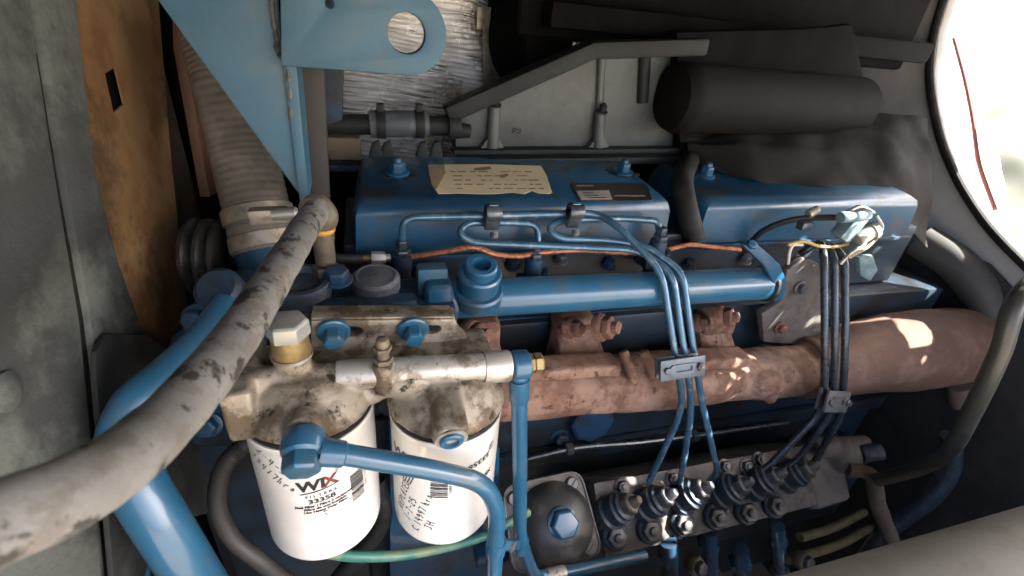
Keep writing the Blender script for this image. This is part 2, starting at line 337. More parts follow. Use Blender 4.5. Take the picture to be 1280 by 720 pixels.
cx, cz = eyep(510,42); rr = abs(eyep(556,42)[0]-cx); hr = abs(eyep(534,42)[0]-eyep(483,42)[0])/2
out = [eyep(354,80), eyep(352,-70)] + [(cx+.012, cz+rr*2.2)] + [(cx+math.cos(t)*rr, cz+math.sin(t)*rr) for t in [R(60-i*10) for i in range(0,16)]]
m = MB(); m.holed(out, [[(eyep(508,42)[0]+math.cos(R(k*10))*hr, cz+math.sin(R(k*10))*hr) for k in range(36)],
    [(eyep(412,4)[0]+math.cos(R(k*30))*.0045, eyep(412,4)[1]+math.sin(R(k*30))*.0045) for k in range(12)]], (0,.45,0), ex, ey, ez, .012, .0012)
m.done('eye_plate', m_brack, o)
o = thing('bay_upright', 'dusty brown black upright bar behind the blue gusset', 'post', P(390,255,.50))
MB().prism([P(*q, .49) for q in ((368,60),(404,60),(412,262),(384,262))], (0,.02,0), .002).done('bar', mat('dusty_dark_bar', (.04,.036,.032), .7, c2=(.02,.018,.016), amt=.7, s1=30), o)
MB().prism([P(*q, .60) for q in ((398,-40),(432,-40),(428,150),(402,160))], (0,.03,0), .002).done('rear_bar', m_blued, o)

# breather pipe under the foil
o = thing('breather_pipe', 'dark grey breather pipe with two hose clips below the foil', 'pipe', P(500,170,.66))
y = .66
m = MB(); m.tube([P(405,155,y), P(560,157,y), P(575,158,y)], .0125, 20); m.done('pipe_body', m_greyd, o)
m = MB(); m.cyl(P(462,155,y), P(535,155,y), .0165, seg=24, bevel=.001); m.done('rubber_sleeve', mat('dusty_sleeve', (.06,.075,.085), .6, c2=(.13,.13,.13), amt=.6, s1=60), o)
for px in (476, 524):
    c = P(px,155,y); s = MB(); s.cyl(c-V((.006,0,0)), c+V((.006,0,0)), .0178, seg=24, bevel=.0006); k = s.done('hose_clip', m_greyd, o)
    MB().box(c+V((0,-.003,.021)), (.009,.012,.009), None, .001).done('clip_screw', m_greyd, k)
    MB().lathe([(.006,0),(.007,.004),(.003,.01)], c+V((.003,-.006,-.026)), (0,-.3,-1), 8).done('lug', m_zinc, k)
m = MB(); m.cyl(P(560,158,y-.005), P(575,158,y-.005), .016, seg=24, bevel=.001); m.cyl(P(575,163,y-.005), P(588,164,y-.005), .010, .009, 20, .002); m.done('end_union', m_greyd, o)
o = MB().box2(P(408,172,.70), P(452,196,.72), .003).wobble(.001,60).done('gasket_block', mat('tan_gasket', (.20,.15,.10), .8)); tag(o, 'small tan block in the shadow under the breather pipe', 'block')
o = thing('rocker_shaft_lugs', 'row of dirty lugs in the gap behind the valve cover', 'lug', P(510,195,.645))
for px in (470, 484, 528, 545):
    q = P(px,196,.645); MB().loft([[q+V((-.009,-.006,0)),q+V((.009,-.006,0)),q+V((.009,.006,0)),q+V((-.009,.006,0))],[q+V((-.004,-.003,.018)),q+V((.005,-.003,.022)),q+V((.005,.003,.022)),q+V((-.004,.003,.018))]], .002).done('lug', m_greyd, o)

# grey sloping intake casting
o = thing('intake_housing', 'grey cast intake housing with a sloping top rim and ribs', 'housing', P(700,200,.68))
y = .68
MB().prism([P(*q, y) for q in ((568,150),(740,72),(900,64),(900,192),(570,190))], (0,.06,0), .002).done('wall_panel', m_grey, o)
m = MB(); a = P(563,140,y-.016); b = P(738,62,y-.016); c = P(872,58,y-.016)
for p, q in ((a, b), (b, c)):
    dr = (q-p).normalized(); up = V((0,-1,0)).cross(dr).normalized(); up = up if up.z > 0 else -up
    m.box((p+q)/2, ((q-p).length+.012, .036, .021), (dr, V((0,1,0)), up), .004)
m.wobble(.0012, 45); m.done('top_rim', m_greyd, o)
m = MB(); a = P(566,189,y-.012); b = P(1000,186,y-.012); dr = (b-a).normalized()
m.box((a+b)/2, ((b-a).length, .022, .008), (dr, V((0,1,0)), V((0,0,1))), .002)
a = P(572,198,y-.022); b = P(1000,194,y-.022); m.box((a+b)/2, ((b-a).length, .045, .010), ((b-a).normalized(), V((0,1,0)), V((0,0,1))), .002)
m.done('bottom_flange', m_greyd, o)
for (px, y0, rtop) in ((619,133,1), (751,141,1)):
    a = P(px-1,y0+4,y-.008); b = P(px-4,187,y-.008)
    m = MB(); m.cyl(b, a, .0095, .0085, 18); m.sphere(a, .0086); m.loft([[b+V((-.02,-.004,0)),b+V((.02,-.004,0)),b+V((.02,.01,0)),b+V((-.02,.01,0))],[b+V((-.006,-.004,.02)),b+V((.006,-.004,.02)),b+V((.006,.01,.02)),b+V((-.006,.01,.02))]], .003)
    m.done('bolt_pillar', m_grey, o)
    bolt(o, a+V((0,-.004,.006)), (0,-.25,1), .0062, .008, m_greyd, .008, dome=True)
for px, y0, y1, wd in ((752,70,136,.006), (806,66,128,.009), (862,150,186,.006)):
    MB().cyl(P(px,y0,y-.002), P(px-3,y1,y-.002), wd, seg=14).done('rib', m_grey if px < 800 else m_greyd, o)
m = MB(); m.tube([V((0,0,0)), V((.004,0,.003)), V((.009,0,-.001)), V((.013,0,.003)), V((.012,0,.006)), V((.008,0,.004)), V((.003,0,.007)), V((0,0,.003))], .0006, 6)
bmesh.ops.translate(m.bm, vec=P(640,166,y-.001), verts=m.bm.verts); m.done('chalk_mark', m_ink, o)

o = thing('shade_panel', 'black panel added as shade right of the grey casting', 'shade panel', P(1070,190,.66))  # black sheet added in place of plain darkness beside the casting
m = MB(); m.prism([P(*q, .655) for q in ((846,40),(1010,36),(1066,30),(1085,120),(1092,215),(1000,204),(850,198))], (0,.02,0), .004); m.done('shade_panel_sheet', m_black, o)
# big black pipe on the right of the casting, and the black box overhead
o = thing('exhaust_stack_pipe', 'large black round pipe end lying beside the grey casting', 'pipe', P(900,165,.62))
a = P(836,122,.64); b = P(1080,135,.655)
m = MB(); m.lathe([(.034,0),(.044,.004),(.048,.014),(.048,.03),(.046,.034),(.046,.36)], a, b-a, 36); m.wobble(.0015,25); m.done('pipe_body', mat('sooty_pipe', (.005,.0042,.0036), .75, c2=(.003,.0027,.0024), amt=.6, s1=25, spec=.15, c3=(.30,.26,.21), s3=120, lo3=.72, hi3=.76, bump=.4), o)
o = thing('air_cleaner_box', 'black box overhead along the top of the bay', 'box', P(900,30,.7))
MB().box2((.215,.74,-.028), (.96,1.22,.135), .01, 3).done('box_body', m_black, o)
MB().box2((.25,.70,-.012), (.96,.745,.02), .006).done('front_lip', m_black, o)
o = thing('shade_curtain', 'black crumpled curtain added as shade over the back of the right valve cover', 'curtain', P(1020,240,.58))  # black drape added to imitate the shade over this cover
topl = smooth_path(L((840,168,.67),(930,160,.66),(1020,150,.65),(1100,140,.63),(1160,150,.61)),10); botl = smooth_path(L((868,208,.625),(940,226,.565),(1030,238,.545),(1100,262,.53),(1160,310,.51)),10)
def curt(u, v):
    k = u*(len(topl)-1); i = min(int(k), len(topl)-2); f = k-i
    a = topl[i].lerp(topl[i+1], f); b = botl[i].lerp(botl[i+1], f); p = a.lerp(b, v)
    return p + V((0,-.010*NZ.noise(V((u*4+v*2,v*2,3)))-.003*NZ.noise(V((u*11-v*4,v*3,1))), .010*NZ.noise(V((u*7,v*4,7))) + .012*math.sin(v*math.pi)))
MB().grid(curt, 70, 24).done('curtain', mat('shade_black_sheet', (.007,.0065,.006), .8, c2=(.016,.014,.012), amt=.6, s1=25, bump=.4, spec=.2), o, ang=80)
MB().sphere(P(1020,158,.625), .006, (1.3,1,.8)).done('fastener', m_zinc, o)

# ================================================================== ENGINE BODY
o = thing('engine_block', 'oily dark blue engine block and head behind the manifold', 'engine', (.45,.55,-1.0))
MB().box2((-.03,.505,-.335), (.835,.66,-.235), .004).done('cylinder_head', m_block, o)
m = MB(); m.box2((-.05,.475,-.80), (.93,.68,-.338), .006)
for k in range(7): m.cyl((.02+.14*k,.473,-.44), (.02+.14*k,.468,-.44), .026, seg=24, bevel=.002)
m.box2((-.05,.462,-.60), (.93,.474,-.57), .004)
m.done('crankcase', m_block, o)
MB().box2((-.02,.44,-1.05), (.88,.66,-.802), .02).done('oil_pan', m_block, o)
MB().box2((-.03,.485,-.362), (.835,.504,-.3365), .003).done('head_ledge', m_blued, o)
for k, px in enumerate((640, 700, 760, 800, 860, 930)):
    bolt(o, P(px,326 if k%2 else 333,.50), (0,-.35,1), .0075, .009, m_nut if k%2 else m_blued, .010, 'head_bolt')
for px, py in ((545,560),(740,522),(480,548),(700,545)):
    bolt(o, P(px,py,.475), (0,-1,.0), .011, .009, m_blued, .016, 'block_bolt')
o = thing('casting_boss_cover', 'dark blue hexagonal core cover on the block under the manifold', 'cover', P(735,540,.47))
MB().lathe([(.036,0),(.036,.010),(.031,.014)], P(738,524,.474), (0,-1,.1), 8, .001).done('cover_body', m_blued, o)
o = thing('fuel_gallery_pipe', 'thin dark pipe running along the block above the pump', 'pipe', P(800,560,.455))
MB().tube(smooth_path(L((655,575,.45),(720,560,.452),(800,553,.452),(900,540,.452),(985,528,.452)),6), .0042, 10).done('pipe', m_linedk, o)
for px, py in ((712,561),(868,545)): MB().box(P(px,py,.452), (.012,.014,.014), None, .002).done('pipe_clip', m_nut, o)
o = MB().box2(P(350,215,.68), P(560,198,.72), .004).done('rear_ledge', m_blued); tag(o, 'blue grey ledge running behind the left valve cover', 'ledge')

# ---- valve covers
vc = thing('valve_cover', 'blue valve cover with a torn cream paper label and dark plate on top', 'valve cover', (.18,.56,-.24), 'blue valve covers on the engine')
x0, x1 = -.019, .372
def ring(z, i, yf, yb, ch): return [V((x0+i+ch*.3,yf,z)), V((x1-i-ch*.3,yf,z)), V((x1-i,yf+ch,z)), V((x1-i-.006,yb,z)), V((x0+i+.006,yb,z)), V((x0+i,yf+ch,z))]
m = MB(); m.loft([ring(-.246,-.002,.498,.655,.012), ring(-.200,.001,.500,.652,.012), ring(-.1905,.004,.5025,.648,.014), ring(-.186,.010,.5085,.642,.016)]); m.bm.verts.ensure_lookup_table()
top = [v for v in m.bm.verts if v.co.z > -.1865]
for v in top: v.co.z += (v.co.y-.5085)*.09
body = m.done('cover_body', m_blue, vc, ang=40)
for mod in (): pass
MB().box2((x0-.006,.493,-.2525), (x1+.006,.66,-.2465), .002).done('gasket_rim', m_blued, vc)
def topz(y): return -.186 + (y-.5085)*.09
def TP(px, py):                                     # pixel -> point on the sloping top face
    n = V((0,-.09,1)).normalized(); return PL(px, py, V((0,.5085,-.186)), n)
nT = V((0,-.09,1)).normalized()
for px, py in ((497,217), (778,216)): bolt(vc, TP(px,py), nT, .0095, .012, m_blue, .0145, dome=True)
m_recess = mat('oily_recess_dark', (.012,.013,.014), .42, c2=(.03,.032,.034), amt=.7, s1=90, bump=.4)  # dark oily rings that also paint in the shade of the bolt recesses
random.seed(21)
for px, py in ((497,217),(778,216)):
    p = TP(px,py); ph = [random.uniform(.75,1.25) for _ in range(22)]
    MB().prism([p+V((.0205*ph[k]*math.cos(k*math.pi/11), .0175*ph[k]*math.sin(k*math.pi/11), 0))+V((0,0,.0175*ph[k]*math.sin(k*math.pi/11)*.09))+nT*.0003 for k in range(22)], nT*.0008).done('oily_recess_shade', m_recess, vc)
cov2 = dup(vc, (.441,.004,-.002), 'shadowed blue valve cover at right behind the sunlit wiring')
cover_pts = [(535,207),(600,206),(676,208),(683,220),(690,241),(686,243),(672,242),(664,239),(655,243),(640,241),(618,243),(598,243),(570,242),(548,243),(541,234),(537,220)]
m = MB(); m.prism([TP(*q)+nT*.0004 for q in cover_pts], nT*.0006); m.done('paper_label', m_paper, vc)
m = MB(); m.prism([TP(*q)+nT*.0011 for q in ((536,208),(555,207),(557,217),(551,228),(545,238),(539,232))], nT*.0004); m.done('torn_corner', mat('paper_backing', (.30,.22,.13), .8, c2=(.16,.11,.06), amt=.6, s1=60), vc)
m = MB(); random.seed(3)
for row in range(5):
    x = 563+row*2
    while x < 668+row*3:
        l = random.uniform(4,14)
        if random.random() < .72:
            py = 215+row*5.3
            m.prism([TP(x,py)+nT*.0011, TP(x+l,py)+nT*.0011, TP(x+l,py+random.uniform(.7,1.4))+nT*.0011, TP(x,py+1.1)+nT*.0011], nT*.0001)
        x += l+random.uniform(1.5,5)
m.prism([TP(*q)+nT*.0011 for q in ((593,211),(612,209),(615,212),(605,214),(592,214))], nT*.0001)
m.prism([TP(*q)+nT*.0011 for q in ((624,220),(634,218),(636,220),(630,223),(625,223))], nT*.0001)
m.done('faded_print', mat('faded_print', (.19,.12,.06), .8), vc)
m = MB(); m.prism([TP(*q)+nT*.0004 for q in ((713,231),(735,230),(792,230),(808,231),(815,251),(790,252),(725,252))], nT*.0008); m.done('dark_plate', m_plate, vc)
m = MB(); m.prism([TP(*q)+nT*.0014 for q in ((720,240),(761,239.5),(765,250.5),(726,251))], nT*.0003); m.done('plate_panel', mat('dull_silver_print', (.42,.37,.32), .5), vc)
for (xa, xb, ya) in ((720,741,232.5),(768,806,245)):
    m = MB(); m.prism([TP(xa,ya)+nT*.0014, TP(xb,ya)+nT*.0014, TP(xb,ya+1.6)+nT*.0014, TP(xa,ya+1.6)+nT*.0014], nT*.0002)
    m.done('plate_print', mat('grey_print', (.25,.21,.18), .5), vc)
m = MB()
for (xa, xb, ya) in ((728,741,242.5),(730,748,245.5),(735,757,248.5)):
    m.prism([TP(xa,ya)+nT*.0019, TP(xb,ya)+nT*.0019, TP(xb,ya+.9)+nT*.0019, TP(xa,ya+.9)+nT*.0019], nT*.0001)
m.done('panel_print', m_ink, vc)

# ---- injectors
inj = [(503,318,.468),(668,322,.468),(824,300,.47)]
for i, (px, py, y) in enumerate(inj):
    o = thing('fuel_injector', ['fuel injector left of the copper line, with a steel line nut', 'fuel injector between the two lower pipe loops behind the filler boss', 'fuel injector at the right corner of the left valve cover'][i], 'injector', P(px,py+20,y), 'fuel injectors in the head')
    b = P(px,py,y); m = MB(); m.cyl(b+V((0,0,-.05)), b+V((0,0,.0)), .0105, seg=20, bevel=.001); m.box(b+V((0,0,-.03)), (.034,.02,.012), None, .002); m.done('injector_body', m_blued, o)
    m = MB(); m.hex(b+V((0,0,-.004)), (0,-.15,1), .0092, .012); m.hex(b+V((0,0,.0075)), (0,-.1,1), .0065, .010); m.done('line_nut', m_pumpb if i != 0 else m_linedk, o)
    m = MB(); m.hex(b+V((.014,-.002,-.024)), (0,-.2,1), .0058, .007); m.cyl(b+V((.014,-.002,-.02)), b+V((.014,-.004,-.012)), .003, seg=10); m.done('clamp_nut', m_blued, o)

# ---- injection lines
lr = .0041
A = round_path(L((503,308,.468),(503,272,.470),(560,271,.474),(745,266,.476),(773,283,.45),(827,338,.405),(841,425,.372),(847,460,.360),(853,502,.352),(846,528,.352),(810,604,.350)), .022)
B = round_path(L((672,312,.468),(674,280,.478),(640,278,.480),(586,278,.476),(572,290,.465),(588,303,.46),(700,308,.455),(798,312,.44),(841,340,.405),(853,425,.372),(859,460,.360),(864,502,.352),(862,530,.351),(850,604,.350)), .020)
C = round_path(L((824,290,.47),(822,276,.478),(780,273,.480),(700,275,.478),(684,286,.466),(700,298,.458),(760,300,.455),(806,306,.440),(853,340,.405),(865,425,.372),(871,460,.360),(877,502,.350),(886,540,.347),(897,590,.346),(884,606,.347)), .016)
for nm, p, lb in (('a',A,'blue fuel line from the left injector, outermost on the left into the pump'), ('b',B,'blue fuel line looping below the left clamp, middle of the left bundle'), ('c',C,'blue fuel line looping below the right clamp, right of the left bundle')):
    o = MB().tube(p, lr, 12).done('injection_line', m_line, ang=60); tag(o, lb, 'fuel line', 'blue fuel lines to the left bundle')
dk = [round_path(L((1000,318,.47),(1026,300,.46),(1036+dx,318,.43),(1037+dx,420,.38),(1036+dx*.9,490,.355),(1030+dx*1.1,518,.35),*end), .02) for dx, end in ((-6,((962,582,.345),(938,598,.345))), (7,((995,578,.345),(968,592,.345))), (20,((1020,575,.345),(1012,584,.345))))]
for i, p in enumerate(dk):
    o = MB().tube(p, .0048, 12).done('injection_line', m_linedk, ang=60); tag(o, ['dark fuel line at the left of the right bundle', 'dark fuel line in the middle of the right bundle', 'dark fuel line at the right of the right bundle'][i], 'fuel line', 'dark fuel lines to the right bundle')

m_clampb = mat('worn_clamp_metal', (.07,.085,.10), .3, .5, c2=(.16,.17,.18), amt=.6, s1=70, bump=.15)
def line_clamp(px, py, y, lb, wd=.017, h=.026):
    o = thing('line_clamp', lb, 'clamp', P(px,py+12,y), 'clamps holding the fuel lines')
    c = P(px,py,y)
    m = MB(); m.box(c, (wd,.016,h), (V((1,0,0)), V((0,.96,.28)), V((0,-.28,.96))), .003, 3); m.cyl(c+V((-wd/2,-.004,.006)), c+V((wd/2,-.004,.006)), .0082, seg=16, bevel=.001); m.done('clamp_block', m_clampb, o)
    m = MB(); m.lathe([(.0045,0),(.0045,.005),(.003,.007)], c+V((.001,-.009,-h*.55)), (0,-.6,-.8), 10); m.done('screw', m_nut, o)
    m = MB(); m.box(c+V((0,-.001,h*.53)), (.010,.008,.003), None, .001); m.done('top_tab', m_line, o)
line_clamp(615,271,.468,'metal clamp on the fuel lines below the cream paper label')
line_clamp(717,269,.468,'metal clamp on the fuel lines below the dark plate')
def flat_clamp(px, py, y, lb, ax_x, sz, mt, plate2=False):
    o = thing('bundle_clamp', lb, 'clamp', P(px,py,y), 'flat clamps on the fuel line bundles')
    c = P(px,py,y); x = V(ax_x).normalized(); n = (V((0,-.93,.37))); n = (n - x*n.dot(x)).normalized(); u = n.cross(x)
    MB().box(c, (sz[0],sz[1],.004), (x,u,n), .0012).done('front_plate', mt, o)
    MB().box(c-n*.011, (sz[0]*.95,sz[1],.004), (x,u,n), .0012).done('back_plate', mt, o)
    m = MB(); m.holed([(sz[0]*.30*a_,sz[1]*.24*b_) for a_, b_ in ((-1,-.6),(-.8,-1),(.8,-1),(1,-.6),(1,.6),(.8,1),(-.8,1),(-1,.6))], [[(sz[0]*.18*a_,sz[1]*.12*b_) for a_, b_ in ((-1,-1),(1,-1),(1,1),(-1,1))]], c+n*.0022, x, u, n, .0015); m.done('embossed_rim', mt, o)
    bolt(o, c+x*sz[0]*.36+n*.002, n, .005, .005, m_nut, dome=True)
    bolt(o, c-x*sz[0]*.36+n*.002, n, .0042, .003, mt)
flat_clamp(853,460,.350,'dark slotted flat clamp across the three blue fuel lines', (1,0,.03), (.058,.024), mat('dusty_blue_clamp', (.085,.11,.135), .4, .3, c2=(.04,.04,.04), amt=.6, s1=60))
flat_clamp(1046,502,.344,'grey tilted flat clamp across the three dark fuel lines', (1,.1,-.28), (.055,.030), m_nut)

# ---- copper leak-off line
o = thing('return_line', 'braided copper return line running behind the blue pipe', 'fuel line', P(600,320,.46))
cp = smooth_path(L((452,322,.47),(480,321,.468),(515,321,.466),(560,314,.466),(592,309,.466),(620,318,.466),(650,320,.466),(672,316,.466),(720,313,.47),(790,316,.478),(830,313,.48),(862,306,.485),(890,309,.485),(925,312,.485)), 8)
k = len(cp); MB().tube(cp[int(k*.14):], lambda t: .0034+.0004*math.sin(t*260), 10).done('copper_tube', m_cop, o)
MB().tube(smooth_path(L((405,318,.46),(425,323,.46),(452,323,.468)),6), .0052, 12).done('rubber_sleeve', m_rub, o)
MB().cyl(P(449,323,.467), P(466,322,.467), .0036, seg=14).done('brass_ferrule', m_brass, o)
m = MB(); a = P(464,322,.467); b = P(488,322,.467); m.hex(a, b-a, .0068, (b-a).length*.75); m.cyl(a, b, .004, seg=12); m.done('union_nut', m_zinc, o)

# ---- blue water rail
o = thing('water_rail', 'glossy blue horizontal water pipe with a plugged filler boss', 'pipe', P(760,390,.42))
a = P(562,374,.42); b = P(958,354,.42)
MB().lathe([(.0205,0),(.0205,(b-a).length)], a, b-a, 40).done('pipe_body', m_bluep, o)
dr = (b-a).normalized(); q = a+dr*(b-a).length*.63
MB().lathe([(.0208,0),(.0215,.003),(.0215,.010),(.0208,.013)], q, dr, 40).done('weld_collar', m_bluep, o)
MB().lathe([(.0215,0),(.0235,.002),(.0235,.006),(.021,.008)], b-dr*.006, dr, 40).done('end_seal', m_rub, o)
m = MB(); m.box(a-dr*.014+V((0,0,.004)), (.028,.050,.052), None, .008, 3); m.cyl(a-dr*.02, a+dr*.006, .0245, seg=32, bevel=.003); m.done('end_flange', m_blue, o)
fb = P(599,349,.405); ax = V((0,-.30,1)).normalized()
m = MB(); m.lathe([(.0265,-.026),(.0265,-.013),(.0245,-.0105),(.0205,-.010),(.0205,.004),(.0195,.006)], fb, ax, 36); m.done('filler_boss', m_blue, o)
m = MB(); m.lathe([(.0195,.004),(.0215,.006),(.0215,.009),(.020,.011),(.0160,.011),(.0160,.0195),(.0145,.021),(.0095,.021),(.0088,.018),(.0088,.010),(.001,.010)], fb, ax, 30, cap=False); m.done('filler_plug', m_bluep, o)
m = MB(); m.prism([P(*q_, .402) for q_ in ((928,306),(945,304),(962,318),(976,332),(984,352),(980,374),(968,378),(966,352),(955,332))], (0,.012,0), .002); pl = m.done('end_bracket', m_blue, o)
bolt(o, P(938,307,.400), (0,-.6,.8), .006, .005, m_blue)

# ---- thermostat housing and caps left of the rail
o = thing('thermostat_housing', 'grimy dark blue housing with round caps behind the filter head', 'housing', P(440,390,.42))
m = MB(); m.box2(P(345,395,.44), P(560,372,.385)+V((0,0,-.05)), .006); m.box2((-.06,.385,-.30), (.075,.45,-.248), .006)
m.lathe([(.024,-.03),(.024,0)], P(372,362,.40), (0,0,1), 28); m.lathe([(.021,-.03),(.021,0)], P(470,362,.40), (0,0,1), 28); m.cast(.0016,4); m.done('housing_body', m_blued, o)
c = P(376,352,.395); m = MB(); m.lathe([(.022,-.03),(.0245,-.008),(.0255,0),(.0245,.003),(.020,.003),(.018,-.003),(.001,-.004)], c, (0,-.1,1), 32, cap=False); m.done('hose_spigot', mat('dusty_dark_blue', (.035,.05,.07), .5, c2=(.09,.095,.10), amt=.7, s1=50), o)
c = P(470,347,.40); m = MB(); m.lathe([(.0215,-.01),(.0215,.0),(.019,.003),(.017,.0035),(.016,.0028),(.004,.004),(.001,.004)], c, (0,-.1,1), 32, cap=False); m.done('round_cap', mat('dusty_blue_black', (.06,.068,.085), .55, c2=(.12,.12,.125), amt=.6, s1=50), o)
bolt(o, P(422,350,.395), (0,-.15,1), .0105, .009, m_blued, .013)
m = MB(); m.box2(P(522,338,.41), P(563,395,.392)+V((0,.035,0)), .003); m.done('end_block', m_brack, o)
m = MB(); m.box2(P(395,395,.37), P(520,372,.375)+V((0,.01,0)), .002); m.done('cover_ledge', m_blued, o)

# ---- exhaust manifold
o = thing('exhaust_manifold', 'rusty pinkish brown cast exhaust manifold along the block', 'manifold', P(800,520,.42))
ya = .415
pts = L((570,490,ya),(640,486,ya),(760,480,ya),(850,472,ya),(930,468,ya),(1005,462,ya+.003)); sp = smooth_path(pts, 8)
m = MB(); m.tube(sp, lambda t: .0375+.0015*math.sin(t*14)+.001*math.sin(t*31), 30)
for px, w_ in ((600,.05),(730,.058),(905,.055)):
    p = P(px,445,ya); m.loft([[p+V((-w_/2-.012,-.012,-.035)),p+V((w_/2+.012,-.012,-.035)),p+V((w_/2+.012,.03,-.035)),p+V((-w_/2-.012,.03,-.035))],[p+V((-w_/2,.012,.006)),p+V((w_/2,.012,.006)),p+V((w_/2,.05,.012)),p+V((-w_/2,.05,.012))],[p+V((-w_/2,.035,.030)),p+V((w_/2,.035,.030)),p+V((w_/2,.07,.030)),p+V((-w_/2,.07,.030))]], .008)
for px in (786,812): p = P(px,452,ya-.03); q = P(px+12,492,ya-.034); m.tube(smooth_path([p+V((0,.016,.004)),(p+q)/2+V((0,.004,0)),q+V((0,.016,0))],5), .0062, 10)
a_ = P(618,512,ya-.026); b_ = P(862,500,ya-.026); m.box((a_+b_)/2, ((b_-a_).length,.016,.020), ((b_-a_).normalized(), V((0,1,0)), V((0,0,1))), .003)
a_ = P(640,462,ya-.02); b_ = P(770,455,ya-.02); m.box((a_+b_)/2, ((b_-a_).length,.03,.016), ((b_-a_).normalized(), V((0,1,0)), V((0,0,1))), .003)
a_ = P(850,450,ya-.018); b_ = P(930,446,ya-.018); m.box((a_+b_)/2, ((b_-a_).length,.03,.016), ((b_-a_).normalized(), V((0,1,0)), V((0,0,1))), .003)
p = P(955,478,ya-.028); m.sphere(p, .020, (1.4,.8,1)); m.sphere(P(962,496,ya-.028), .010)
m.lathe([(.040,0),(.044,.006),(.044,.012)], sp[-1]-V((.012,0,0)), V((1,0,0)), 36)
m.cast(.0022,3).wobble(.0012,60); m.done('manifold_body', m_rust, o)
pr = smooth_path(L((1008,461,ya+.003),(1060,449,ya),(1120,440,ya),(1195,432,ya+.01),(1250,432,ya+.06),(1290,440,ya+.15)), 8)
m = MB(); m.tube(pr, lambda t: .044+.020*min(1,t*2.3)-.008*max(0,t-.6), 32); m.lathe([(.047,0),(.049,.003),(.049,.011),(.046,.014)], pr[0], pr[3]-pr[0], 36); m.wobble(.0018,35); m.done('outlet_pipe', mat('pale_rusty_iron', (.13,.07,.047), .8, c2=(.21,.13,.095), amt=.6, s1=16, c3=(.11,.05,.035), s3=90, lo3=.62, hi3=.70, bump=.7, sb=220, bd=.0012), o)
for px, py, y, s in ((592,418,.40,1.15),(715,410,.43,.9),(753,409,.40,1.15),(903,396,.42,1.1),(873,404,.44,.8)):
    n = V((.55,-.65,.35)); c = P(px,py,y); m = MB()
    m.lathe([(.0145*s,-.006),(.0145*s,.0),(.0125*s,.003)], c, n, 20); m.hex(c+n.normalized()*.003, n, .0115*s, .010); m.cyl(c, c+n.normalized()*.018*s, .0062*s, seg=12, bevel=.002); m.wobble(.0016,90); m.done('stud_nut', m_rustd, o)
m = MB(); m.box(P(715,412,.455), (.055,.03,.03), None, .008, 3).wobble(.002,50); m.done('port_flange', m_rustd, o)
m = MB(); m.box(P(595,418,.425), (.050,.03,.045), None, .008, 3).wobble(.002,50); m.done('port_flange', m_rustd, o)
m = MB(); m.box(P(893,402,.455), (.055,.03,.035), None, .008, 3).wobble(.002,50); m.done('port_flange', m_rustd, o)

# ================================================================== FUEL FILTERS
FY = .295; FR = .0455
fx = [-.0515, .0515]; FT = [-.266, -.282]; FB = [-.398, -.412]
def filt(i, lb):
    o = thing('fuel_filter', lb, 'fuel filter', (fx[i],FY,FB[i]), 'white spin-on fuel filters')
    h = FT[i]-FB[i]; m = MB(); pr = [(.001,.0025),(.030,.002),(.034,0)] + [(FR-.008+.008*math.sin(R(t)),.008-.008*math.cos(R(t))) for t in range(15,91,15)] + [(FR,h-.006),(FR+.0008,h-.005),(FR+.0008,h)]
    m.lathe(pr, (fx[i],FY,FB[i]), (0,0,1), 64, cap=True, up=V((0,1,0))); m.done('canister', m_white, o, ang=50)
    m = MB(); m.lathe([(FR-.003,h),(FR+.0004,h+.001),(FR+.0004,h+.0045),(FR-.002,h+.006)], (fx[i],FY,FB[i]), (0,0,1), 64, up=V((0,1,0))); m.done('gasket', m_rub, o)
    return o
F1 = filt(0, 'left white fuel filter with a bold black and red logo facing front')
F2 = filt(1, 'right white fuel filter with barcode and handwritten date')
def cyl_hit(i, px, py):
    d = ray(px, py); a = d.x*d.x+d.y*d.y; b = -2*(d.x*fx[i]+d.y*FY); c = fx[i]**2+FY**2-FR**2
    D = b*b-4*a*c
    t = (-b-math.sqrt(max(D,0)))/(2*a); p = d*t
    return math.atan2(p.x-fx[i], -(p.y-FY)), p.z
def wrap(m, i, ang, z, rot=0, lift=.00025):
    """flat mesh (x right, y up, metres) onto the canister wall"""
    c, s = math.cos(rot), math.sin(rot)
    for v in m.bm.verts:
        x, y = v.co.x*c-v.co.y*s, v.co.x*s+v.co.y*c
        th = ang + x/FR; rr = FR+lift+v.co.z
        v.co = V((fx[i]+math.sin(th)*rr, FY-math.cos(th)*rr, z+y))
def text(m, body, size, off=(0,0), shear=0, sx=1, bold=0, align='CENTER'):
    cu = bpy.data.curves.new('t','FONT'); cu.body = body; cu.size = size; cu.align_x = align; cu.shear = shear; cu.offset = bold
    ob = bpy.data.objects.new('t', cu); COL.objects.link(ob)
    me = bpy.data.meshes.new_from_object(ob.evaluated_get(bpy.context.evaluated_depsgraph_get()))
    bpy.data.objects.remove(ob); bpy.data.curves.remove(cu)
    for v in me.vertices: v.co.x = v.co.x*sx+off[0]; v.co.y += off[1]
    b = bmesh.new(); b.from_mesh(me); bpy.data.meshes.remove(me)
    for _ in range(2):
        es = [e for e in b.edges if e.calc_length() > .004]
        if es: bmesh.ops.subdivide_edges(b, edges=es, cuts=1); bmesh.ops.triangulate(b, faces=b.faces)
    t = bpy.data.meshes.new('t'); b.to_mesh(t); b.free(); m.bm.from_mesh(t); bpy.data.meshes.remove(t)
